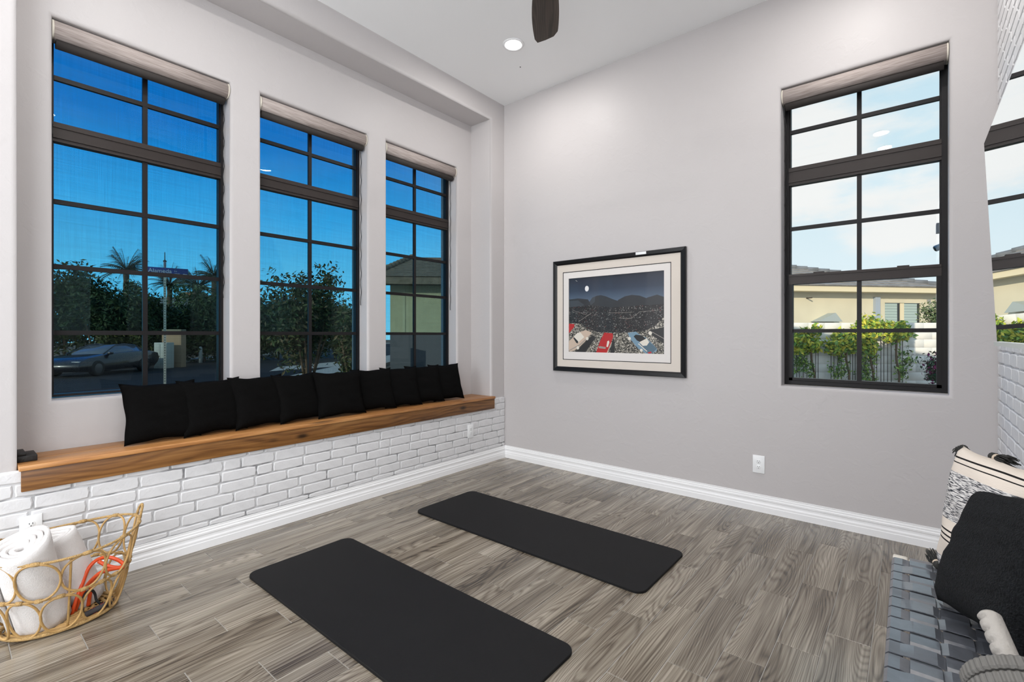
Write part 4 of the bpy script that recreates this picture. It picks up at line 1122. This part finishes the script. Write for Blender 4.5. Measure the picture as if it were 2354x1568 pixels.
def climber(label, x, w, zc, hz, n, seed, lean, zt):
    e = thing('climbing_vine', label, 'vine', gl(x, -.16), (0, 0, TH), group='climbing vines on the garden wall')
    o = link('foliage', leaves(n, (0, 0, zc), (w, .22, hz), .125, seed, G2, 14, .2, .25, .5), e); stuff(o)
    o = link('trailing_foliage', leaves(n // 5, (lean, -.02, .70), (w * .8, .12, .60), .095, seed + 50, G2[1:3] + G3[:1], 9, .2, .6, .42), e); stuff(o)
    MB().tube(smooth([(.12, 0, 0), (.16, 0, .5), (.09, 0, .9), (.1, 0, zc)], 5), .024, 7).build('trunk', M_bark, e)
    for dx in (-.22, -.15, -.06, .03, .24, .30): MB().tube([(dx, .08, 0), (dx, .08, zc)], .0075, 5).build('trellis_rod', M_wire, e)
climber('climbing vine at the left of the garden wall, yellow green', -1.45, .46, 1.32, .50, 1500, 11, -.15, 0)
climber('smaller climbing vine left of the window muntin on the garden wall', -.62, .42, 1.28, .42, 1100, 12, -.1, 0)
climber('densest climbing vine at the middle of the garden wall', -.04, .42, 1.36, .60, 1700, 14, .05, 0)
climber('climbing vine with a bare trunk at the right of the garden wall', .58, .48, 1.56, .34, 1200, 13, .2, 0)
bush('bougainvillea_bush', 'dark bougainvillea bush with plum flowers before the garden wall', 'bush', gl(1.30, -.7), gl(1.30, -.7, .62), (.46, .35, .72), 1100, .10, 15, G4, lumps=10, shell=.2)

M_house = mat('cream stucco', (.66, .61, .47), .9, .1, var=.05, vscale=1.6, bump=.3, bscale=25)
M_fascia = mat('cream fascia', (.74, .65, .46), .7, .2)
M_tile = mat('grey concrete tile', (.27, .255, .245), .85, .2, var=.22, vscale=5)
M_tiled = mat('dark ridge tile', (.16, .17, .185), .8, .2, var=.2, vscale=3)
def tile_roof(e, corners, rows_, cols, name='roof_slope', m=M_tile, th=.04):
    """stepped tile courses on a quad: corners = eave left, eave right, ridge right, ridge left"""
    el, er, rr, rl = [Vector(c) for c in corners]; b = MB(); nn = (er - el).cross(rl - el).normalized()
    if nn.z < 0: nn = -nn
    for i in range(rows_):
        t0, t1 = i / rows_, (i + 1.12) / rows_; t1 = min(t1, 1)
        a0, a1 = el.lerp(rl, t0), er.lerp(rr, t0); c0, c1 = el.lerp(rl, t1), er.lerp(rr, t1)
        n = max(2, int(cols * (a1 - a0).length / (er - el).length))
        for k in range(n):
            s0, s1 = (k + .02 + (.5 if i % 2 else 0) / 1) / n, (k + .98 + (.5 if i % 2 else 0)) / n
            if s0 >= 1: continue
            s1 = min(s1, 1)
            q = [a0.lerp(a1, s0) + nn * th, a0.lerp(a1, s1) + nn * th, c0.lerp(c1, s1) + nn * .006, c0.lerp(c1, s0) + nn * .006]
            b.add(q + [q[0] - nn * th, q[1] - nn * th], [(0, 1, 2, 3), (4, 5, 1, 0), (4, 0, 3), (5, 2, 1)])
    o = b.build(name, m, e, fix=False); stuff(o)
    MB().add([el, er, rr, rl], [(0, 1, 2, 3)]).build('roof_deck', m, e, fix=False)
hq = P(2152, 770, 17.5); HA = math.radians(48.4)
nh = thing('neighbour_house', 'cream stucco house with grey tiled hip roof beyond the garden wall', 'house', (hq.x, hq.y, YZ), (0, 0, HA))
EZ = 2.98    # eave height above the yard
XL = -9.0
MB().box(XL, 0, 0, 0, 7, EZ).build('house_wall', M_house, nh)
MB().box(XL, -.45, EZ - .02, .12, -.40, EZ + .17).build('fascia', M_fascia, nh)
MB().box(.07, -.40, EZ - .02, .12, 7, EZ + .17).build('fascia', M_fascia, nh)
MB().box(XL, -.4, EZ - .02, .07, 0, EZ + .02).build('soffit', M_fascia, nh)
ct = [(XL, -.50, EZ + .17), (.16, -.50, EZ + .17), (-5.6, 4.2, EZ + 1.72), (XL, 4.2, EZ + 1.72)]
tile_roof(nh, ct, 12, 30)
tile_roof(nh, [(.16, -.50, EZ + .17), (.16, 7, EZ + .17), (-5.6, 4.3, EZ + 1.72), (-5.6, 4.2, EZ + 1.72)], 12, 24)
hp0, hp1 = Vector(ct[1]), Vector(ct[2])
for k in range(20):
    a, c = hp0.lerp(hp1, k / 20), hp0.lerp(hp1, (k + 1.15) / 20)
    MB().tube([a + Vector((0, 0, .06)), c + Vector((0, 0, .035))], [.10, .085], 7).build('ridge_tile', M_tiled, nh)
def house_window(e, x0, x1, z0, z1):
    w = MB().box(x0 - .16, -.06, z1, x1 + .16, .02, z1 + .14).build('window_surround', M_house, e)
    MB().box(x0 - .16, -.06, z0 - .16, x0, .02, z1).build('surround_side', M_house, w); MB().box(x1, -.06, z0 - .16, x1 + .16, .02, z1).build('surround_side', M_house, w)
    MB().box(x0 - .42, -.10, z0 - .16, x0 - .22, .02, z1 + .20).build('shutter', mat('blue grey shutter', (.36, .42, .50), .7), w)
    xm = (x0 + x1) / 2
    MB().box(xm - .08, -.03, z0, xm + .08, .02, z1).build('mullion', M_fascia, w)
    for a, c in ((x0, xm - .08), (xm + .08, x1)):
        MB().box(a, -.004, z0, c, .002, z1).build('pane', mat('blind behind glass', (.30, .38, .37), .25, .5), w)
        MB().box(c - .10, -.006, z0 + .1, c, -.003, z1 - .02).build('dark_gap', mat('dark opening', (.02, .025, .03), .4), w)
        for k in range(8):
            z = z1 - .03 - .1 * k
            MB().box(a + .02, -.010, z - .07, c - .11, -.006, z).build('blind_slat', mat('blind slat', (.40, .50, .48), .6), w)
        MB().box(a, -.02, z0 + (z1 - z0) * .46, c, .0, z0 + (z1 - z0) * .46 + .06).build('meeting_rail', M_fascia, w)
house_window(nh, -2.22, -.72, 1.05, 2.62)
MB().box(-.40, -.03, EZ - .36, -.26, .0, EZ - .22).build('vent', mat('grey vent', (.30, .31, .31), .6), nh)
MB().prism([(0, 0), (.95, 0), (.68, .30)], lambda p, q, t: (-5.15 + p, -t, 1.93 + q), 0, .35).build('vent_hood', mat('grey green hood', (.38, .43, .43), .7), nh)  # triangular shadow on the wall, built as a grey green wedge
MB().tube([(-5.3, -.25, 2.75), (-5.3, 0, 2.75)], .02, 6).build('pipe', M_wire, nh)
q = P(2146, 730, 14.2)
bush('oleander_bush', 'sage green bush at the corner of the cream house beyond the wall', 'bush', (q.x, q.y, YZ), (q.x, q.y, 1.62), (.62, .5, .82), 1500, .13, 16, G3, lumps=14, shell=.2)
# our own wing: eave beam and camera beside the window
sw = struct(MB().box(3.66, .26, YZ, 3.86, 6.0, CEIL + .1).build('wall_exterior', M_stucco))
M_bluegrey = mat('blue grey fascia', (.06, .08, .11), .6)
o = MB().box(-.11, -.06, -.05, .12, .06, .05).build('beam_end', M_bluegrey); o.location = (3.54, 3.30, 2.42)
tag(o, 'dark rafter beam end at the right edge of the tall window', 'beam')
cm = thing('security_camera', 'small grey security camera at the right edge of the tall window', 'security camera', (3.66, 3.30, 2.24))
M_cam = mat('camera grey', (.20, .25, .28), .5)
MB().tube([(-.24, -.02, -.045), (-.10, 0, .02)], .034, 14).build('camera_body', M_cam, cm); MB().tube([(-.10, 0, .02), (-.02, 0, .035), (0, 0, .035)], .012, 8).build('arm', M_cam, cm)
MB().tube([(-.246, -.021, -.048), (-.24, -.02, -.045)], .026, 14).build('lens', M_dark, cm)

# ---------------------------------------------------------------- street side
st0, st1 = Vector((-29.6, 3.8, 0)), Vector((-35.2, 9.9, 0)); sdir = (st1 - st0).normalized(); sper = Vector((-sdir.y, sdir.x, 0))
if sper.x > 0: sper = -sper
def strip(name, w0, w1, z0, z1, m, l0=-40, l1=70):
    q = [st0 + sdir * l + sper * w for l, w in ((l0, w0), (l1, w0), (l1, w1), (l0, w1))]
    return struct(MB().add([(p.x, p.y, z) for z in (z0, z1) for p in q], [(3, 2, 1, 0), (4, 5, 6, 7), (0, 1, 5, 4), (1, 2, 6, 5), (2, 3, 7, 6), (3, 0, 4, 7)]).build(name, m))
strip('road', -11, 0, GZ - .02, GZ + .004, M_asph)
strip('kerb', 0, 1.3, GZ - .02, GZ + .15, M_conc)
strip('sidewalk', -13.2, -11.2, GZ - .02, GZ + .13, M_conc)
HB = [(150, 690, 27, 1.9, 2.1), (215, 705, 27, 2.0, 1.75), (275, 712, 27.5, 1.9, 1.6), (330, 735, 29, 2.0, 1.35), (400, 748, 31, 2.2, 1.1), (470, 728, 31, 2.0, 1.75), (520, 735, 32, 2.1, 1.7), (575, 735, 33, 2.3, 1.7), (640, 742, 34, 2.3, 1.6), (700, 742, 35, 2.4, 1.6), (770, 742, 36, 2.6, 1.6)]
HL = ['tallest shrub at the left edge of the first window', 'dense shrub second from the left behind the parked car', 'dark shrub above the parked car roof', 'low shrub behind the sign post base', 'low shrub right of the street sign post', 'bushy shrub under the right palm', 'shrub at the right edge of the first window',
      'shrub at the left behind the second window', 'shrub in the middle behind the second window tree', 'shrub at the right behind the second window tree', 'shrub just left of the tiled roof house']
for i, (u, v, d, rx, rz) in enumerate(HB):
    c = P(u, v, d); top = c.z + rz; c.z = (GZ + top) / 2; hz = (top - GZ) / 2 * 1.15
    bush('street_shrub', HL[i], 'shrub', (c.x, c.y, GZ), (c.x, c.y, c.z + .1), (rx * 1.1, rx, hz), 6000, .26, 100 + i, G1, group='street shrubs', lumps=22, shell=.2, stems=2)
# front garden tree in the second window, and low plants by the windows
tp = P(705, 730, 12.0)
bush('garden_tree', 'leafy green tree standing outside the middle window', 'tree', (tp.x, tp.y, GZ), (tp.x, tp.y, 1.70), (1.15, 1.15, 1.6), 6500, .135, 140, G1 + [leafmat('tan leaf', (.13, .10, .05))], stems=5, lumps=20, shell=.15)
tp = P(810, 760, 11.0)
bush('garden_shrub', 'smaller leafy shrub right of the tree outside the middle window', 'shrub', (tp.x, tp.y, GZ), (tp.x, tp.y, 1.0), (.65, .65, 1.25), 2200, .125, 141, G1 + [leafmat('tan leaf', (.13, .10, .05))], stems=3, lumps=12, shell=.2)
for i, (u, d, lab) in enumerate(((700, 7.0, 'low dark plant under the middle window'), (790, 7.4, 'low dark plant at the right under the middle window'), (470, 8.2, 'low dark plant at the right under the first window'))):
    q = P(u, 880, d); bush('low_plant', lab, 'plant', (q.x, q.y, GZ), (q.x, q.y, GZ + .32), (.6, .5, .34), 380, .11, 150 + i, G1, stems=2, lumps=6, shell=.2)
def palm(label, u, vtop, d, crown, seed):
    g = random.Random(seed); c = P(u, vtop, d); base = Vector((c.x, c.y, GZ)); H_ = c.z - GZ
    e = thing('palm_tree', label, 'palm', base, group='palms beyond the shrubs')
    b = MB(); n = 16
    b.tube([(0.04 * math.sin(i), 0, H_ * i / n) for i in range(n + 1)], [.26 + .03 * (i % 2) - .06 * i / n for i in range(n + 1)], 9); b.build('trunk', M_bark, e)
    for k in range(44):
        az = k * 2.399; up = g.uniform(-.1, 1.5); L_ = crown * g.uniform(.8, 1.1); hd = Vector((math.cos(az), math.sin(az), 0))
        b = MB(); prev = None; vs = []; fs = []
        for i in range(9):
            t = i / 8; p = Vector((0, 0, H_)) + hd * L_ * t * (1 - .18 * t) * math.cos(up * .7) + Vector((0, 0, L_ * (up * t * .85 - .42 * t * t)))
            vs.append(p)
        sd_ = Vector((-hd.y, hd.x, 0)); b.tube(vs, [.03 - .0027 * i for i in range(9)], 4)
        for i in range(1, 9):
            for s in (-1, 1):
                for m_ in (0, .5):
                    p = vs[i - 1].lerp(vs[i], m_); ll = crown * .26 * (1 - .5 * i / 9)
                    tip_ = p + sd_ * s * ll + hd * ll * .7 - Vector((0, 0, ll * .35))
                    b.add([p, p + hd * .09, tip_], [(0, 1, 2)])
        b.build('frond', PALM, e, fix=False)
PALM = mat('palm frond', (.10, .098, .035), .6, .3)
palm('palm tree left of the street sign', 290, 622, 44, 2.5, 1)
palm('palm tree directly behind the street sign post', 390, 655, 46, 2.4, 2)
palm('palm tree right of the street sign', 456, 662, 42, 2.2, 3)
palm('tallest palm at the right edge of the first window', 492, 635, 46, 2.5, 4)
for u, d, lab in ((308, 40, 'feathery tree beside the left palm'), (428, 40, 'round tree between two palms')):
    q = P(u, 690, d); bush('desert_tree', lab, 'tree', (q.x, q.y, GZ), (q.x, q.y, q.z), (1.7, 1.7, 1.9), 1500, .30, int(u), G3 + G1[:1], lumps=14, shell=.15)

# street sign
q = P(379, 624, 14.0); sgn = thing('street_sign', 'blue street name sign on a perforated steel post', 'street sign', (q.x, q.y, GZ))
H_ = q.z - GZ; face = (Vector((CAM.x, CAM.y, 0)) - Vector((q.x, q.y, 0))).normalized(); rot = math.atan2(face.y, face.x) + PI / 2
sgn.rotation_euler = (0, 0, rot)
M_post = mat('galvanised post', (.58, .56, .50), .5, .5, metal=.2)
MB().box(-.032, -.032, 0, .032, .032, H_ + .27).build('post', M_post, sgn)
hm = MB().box(-.011, -.0335, -.011, .011, -.0325, .011).mesh('post_hole', M_dark)
for k in range(40): link('post_hole', hm, sgn, (0, 0, .4 + k * .075))
M_sign = mat('sign blue', (.035, .055, .30), .5, .4); M_let = mat('sign white', (.82, .84, .86), .5)
bl_ = MB().cbox(-.50, -.05, H_ - .14, .56, -.036, H_ + .105, .004).build('sign_blade', M_sign, sgn)
MB().cbox(-.006, -.30, H_ + .115, .006, .5, H_ + .27, .004).build('cross_blade', M_sign, sgn)
MB().lathe([(.03, H_ + .27), (.05, H_ + .30), (.012, H_ + .34), (.010, H_ + .55), (0, H_ + .58)], 10).build('finial', M_wire, sgn)
def text(s, size, loc, par, m, rot=(PI / 2, 0, 0), al='LEFT'):
    cu = bpy.data.curves.new('lettering', 'FONT'); cu.body = s; cu.size = size; cu.extrude = .001; cu.align_x = al
    tmp = bpy.data.objects.new('tmp', cu); COL.objects.link(tmp)
    dg = bpy.context.evaluated_depsgraph_get(); me = bpy.data.meshes.new_from_object(tmp.evaluated_get(dg))
    COL.objects.unlink(tmp); bpy.data.objects.remove(tmp); me.materials.clear(); me.materials.append(m)
    return link('lettering', me, par, loc, rot)
text('Alameda', .158, (-.39, -.052, H_ - .045), bl_, M_let)
text('Ln', .065, (.225, -.052, H_ + .0), bl_, M_let)
text('3840', .065, (.225, -.052, H_ - .085), bl_, M_let)
MB().add([(.43 + x, -.0522, H_ - .065 + z) for x, z in ((-.0, 0), (.035, .03), (.035, .010), (.10, .010), (.10, -.010), (.035, -.010), (.035, -.03))], [tuple(range(7))]).build('arrow', M_let, bl_, fix=False)

# parked car
fw_ = Vector((-23.3, .7, 0)); hd = -sdir; ang = math.atan2(hd.y, hd.x)
car = thing('parked_car', 'dark low coupe parked by the kerb beyond the first window', 'car', (fw_.x, fw_.y, GZ), (0, 0, ang))
M_car = mat('dark metallic paint', (.012, .015, .024), .3, .6, metal=.4, coat=1.0); M_cg = mat('car glass', (.10, .13, .18), .06, .9)
prof = [(-3.75, .42), (-3.85, .62), (-3.75, .88), (-3.2, .98), (-2.3, 1.0), (-.6, .93), (.45, .78), (.86, .62), (.95, .45), (.90, .26), (.40, .20), (-3.5, .22)]
b = MB(); vs = []; fs = []
for yy, k in ((-.90, .93), (-.86, 1.0), (0, 1.03), (.86, 1.0), (.90, .93)): vs += [(x * (1 if abs(yy) < .88 else .985) - (0 if yy else 0) + (.10 if yy == 0 and x > .4 else 0), -.9 + yy, .58 + (z - .58) * k) for x, z in prof]
n = len(prof)
for i in range(4):
    for j in range(n): fs.append((i * n + j, i * n + (j + 1) % n, (i + 1) * n + (j + 1) % n, (i + 1) * n + j))
fs += [tuple(range(n)), tuple(range(4 * n, 5 * n))]
b.add(vs, fs, 0, True); b.build('body', M_car, car)
gp = [(-3.35, .95), (-2.6, 1.24), (-1.9, 1.32), (-1.35, 1.28), (-.45, .90)]
b = MB(); vs = []
for yy, k in ((-.80, .0), (-.60, 1.0), (.60, 1.0), (.80, .0)): vs += [(x, -.9 + yy, .93 + (z - .93) * (k if z > .96 else 1)) for x, z in gp]
fs = [(i * 5 + j, i * 5 + j + 1, (i + 1) * 5 + j + 1, (i + 1) * 5 + j) for i in range(3) for j in range(4)] + [(0, 5, 10, 15), (4, 19, 14, 9)]
b.add(vs, fs, 0, True); b.build('greenhouse', M_cg, car)
b = MB(); b.tube([(-3.3, -.31, .97), (-2.6, -.31, 1.255), (-1.9, -.31, 1.335), (-1.35, -.31, 1.29), (-.45, -.13, .92)], .022, 6); b.tube([(-3.3, -1.49, .97), (-2.6, -1.49, 1.255), (-1.9, -1.49, 1.335), (-1.35, -1.49, 1.29), (-.45, -1.67, .92)], .022, 6); b.build('roof_rail', M_car, car)
for x in (0, -2.75):
    for y in (-.06, -1.74):
        w = MB().lathe([(.0, -.10), (.20, -.10), (.24, -.11), (.32, -.10), (.335, -.06), (.335, .06), (.32, .10), (.24, .11), (.20, .10), (0, .10)], 26, M=Matrix.Translation((x, y, .335)) @ Matrix.Rotation(PI / 2, 4, 'X'), cap=False).build('wheel', mat('tyre', (.015, .015, .016), .7), car)
        MB().lathe([(0, -.112), (.19, -.108), (.21, -.10)], 20, M=Matrix.Translation((x, y, .335)) @ Matrix.Rotation(PI / 2 if y > -.5 else -PI / 2, 4, 'X'), cap=False).build('rim', mat('grey rim', (.12, .12, .13), .4, metal=.5), w)
MB().cbox(-.66, .0, .90, -.48, .16, 1.02, .03).build('side_mirror', M_car, car)
for y in (-.22, -1.58): MB().cbox(.66, y - .16, .58, .86, y + .16, .66, .02).build('headlight', mat('headlight', (.5, .52, .55), .1, .6), car)

# utility cabinet with a tan column behind it, and a bollard
q = P(368, 800, 25.0); ut = thing('utility_cabinet', 'pale grey utility cabinet in front of a tan column', 'cabinet', (q.x, q.y, GZ), (0, 0, TH))
M_util = mat('pale green grey steel', (.42, .46, .45), .6)
MB().cbox(-.25, -.1, 0, .42, .45, 1.35, .02).build('body', M_util, ut)
for x0, x1 in ((-.23, .08), (.10, .40)):
    d = MB().cbox(x0, -.115, .08, x1, -.1, 1.28, .006).build('door', M_util, ut); MB().box(x1 - .09, -.125, .62, x1 - .02, -.115, .66).build('door_handle', M_wire, d)
o = MB().cbox(-.5, -.2, 0, .55, .2, 2.05, .02).build('tan_column', mat('tan column', (.34, .25, .17), .9)); o.location = (q.x + FWD.x * 1.0, q.y + FWD.y * 1.0, GZ); o.rotation_euler = (0, 0, TH)
tag(o, 'short tan stucco column behind the utility cabinet', 'column')
q = P(461, 790, 30.0); o = MB().lathe([(.10, 0), (.10, .9), (.07, 1.0), (0, 1.03)], 12).build('bollard', mat('white bollard', (.5, .55, .56), .6)); o.location = (q.x, q.y, GZ)
tag(o, 'pale short post right of the utility cabinet', 'post')
# low-roofed house behind the shrubs
q = P(395, 700, 50); lh = thing('distant_house', 'low tan house behind the shrubs by the street sign', 'house', (q.x, q.y, GZ), (0, 0, TH - .12))
MB().box(-9, 0, 0, 4.6, 8, 4.1).build('house_wall', mat('tan wall', (.55, .46, .30), .9), lh)
tile_roof(lh, [(-9.6, -.7, 4.1), (5.2, -.7, 4.1), (2.0, 4, 6.0), (-9.6, 4, 6.0)], 9, 40)
MB().box(-9.5, -.65, 3.85, 5.1, -.6, 4.15).build('fascia', M_fascia, lh)
MB().prism([(-1.2, 0), (1.2, 0), (.6, .55), (-.6, .55)], lambda p, r_, t: (-1.2 + p, t, 6.0 + r_), 3.4, 5.4).build('cupola', mat('terracotta', (.30, .15, .08), .9), lh)
# house across the corner (third window)
c0 = P(897, 700, 24.0); adir = (RGT * 1.0 + FWD * .06).normalized()
ch_ = thing('corner_house', 'olive stucco house with brown tiled roof seen through the window nearest the corner', 'house', (c0.x, c0.y, GZ), (0, 0, math.atan2(adir.y, adir.x)))
M_oliv = mat('olive stucco', (.50, .46, .30), .9, .1, var=.06, vscale=2); M_rt = mat('brown tile', (.20, .155, .12), .85, .2, var=.25, vscale=4)
EH = 4.28
MB().box(0, 0, 1.0, 9, 8, EH).build('house_wall', M_oliv, ch_)
MB().box(0, -.02, 0, 9, 8, 1.75).build('lower_wall', mat('grey plinth', (.10, .11, .13), .9), ch_)  # lower part of the wall in a darker grey
MB().box(.55, -.03, 1.75, .75, .0, EH).build('corner_pilaster', M_oliv, ch_)
MB().box(-.65, -.85, EH - .04, 9, 0, EH + .02).build('soffit', mat('dark soffit', (.10, .08, .06), .9), ch_)
MB().box(-.65, -.88, EH - .06, 9, -.85, EH + .36).build('fascia', M_rt, ch_)
tile_roof(ch_, [(-.7, -.95, EH + .3), (9, -.95, EH + .3), (9, 3.0, EH + 1.85), (.75, 3.0, EH + 1.85)], 12, 26, m=M_rt)
hp0, hp1 = Vector((-.7, -.95, EH + .3)), Vector((.75, 3.0, EH + 1.85))
for k in range(12):
    a, c = hp0.lerp(hp1, k / 12), hp0.lerp(hp1, (k + 1.15) / 12)
    MB().tube([a + Vector((0, 0, .09)), c + Vector((0, 0, .06))], [.15, .12], 7).build('ridge_tile', M_rt, ch_)
tile_roof(ch_, [(1.9, 3.0, EH + 1.55), (9, 3.0, EH + 1.55), (9, 5.5, EH + 2.6), (2.9, 5.5, EH + 2.6)], 6, 20, m=M_rt, name='upper_roof')
o = MB().box(-.6, -.6, 0, .0, -.5, 1.9).build('gate_post', M_wire); o.location = P(893, 840, 22); o.location.z = GZ
tag(o, 'dark narrow post at the left of the corner house', 'post')
# driveway slab
a_, c_ = P(640, 838, 20), P(835, 812, 26)
dv = [P(620, 850, 23), P(830, 838, 28), P(835, 815, 34), P(640, 835, 26)]
struct(MB().add([(p.x, p.y, GZ + z) for z in (-.03, .01) for p in dv], [(3, 2, 1, 0), (4, 5, 6, 7), (0, 1, 5, 4), (1, 2, 6, 5), (2, 3, 7, 6), (3, 0, 4, 7)]).build('driveway', M_conc))
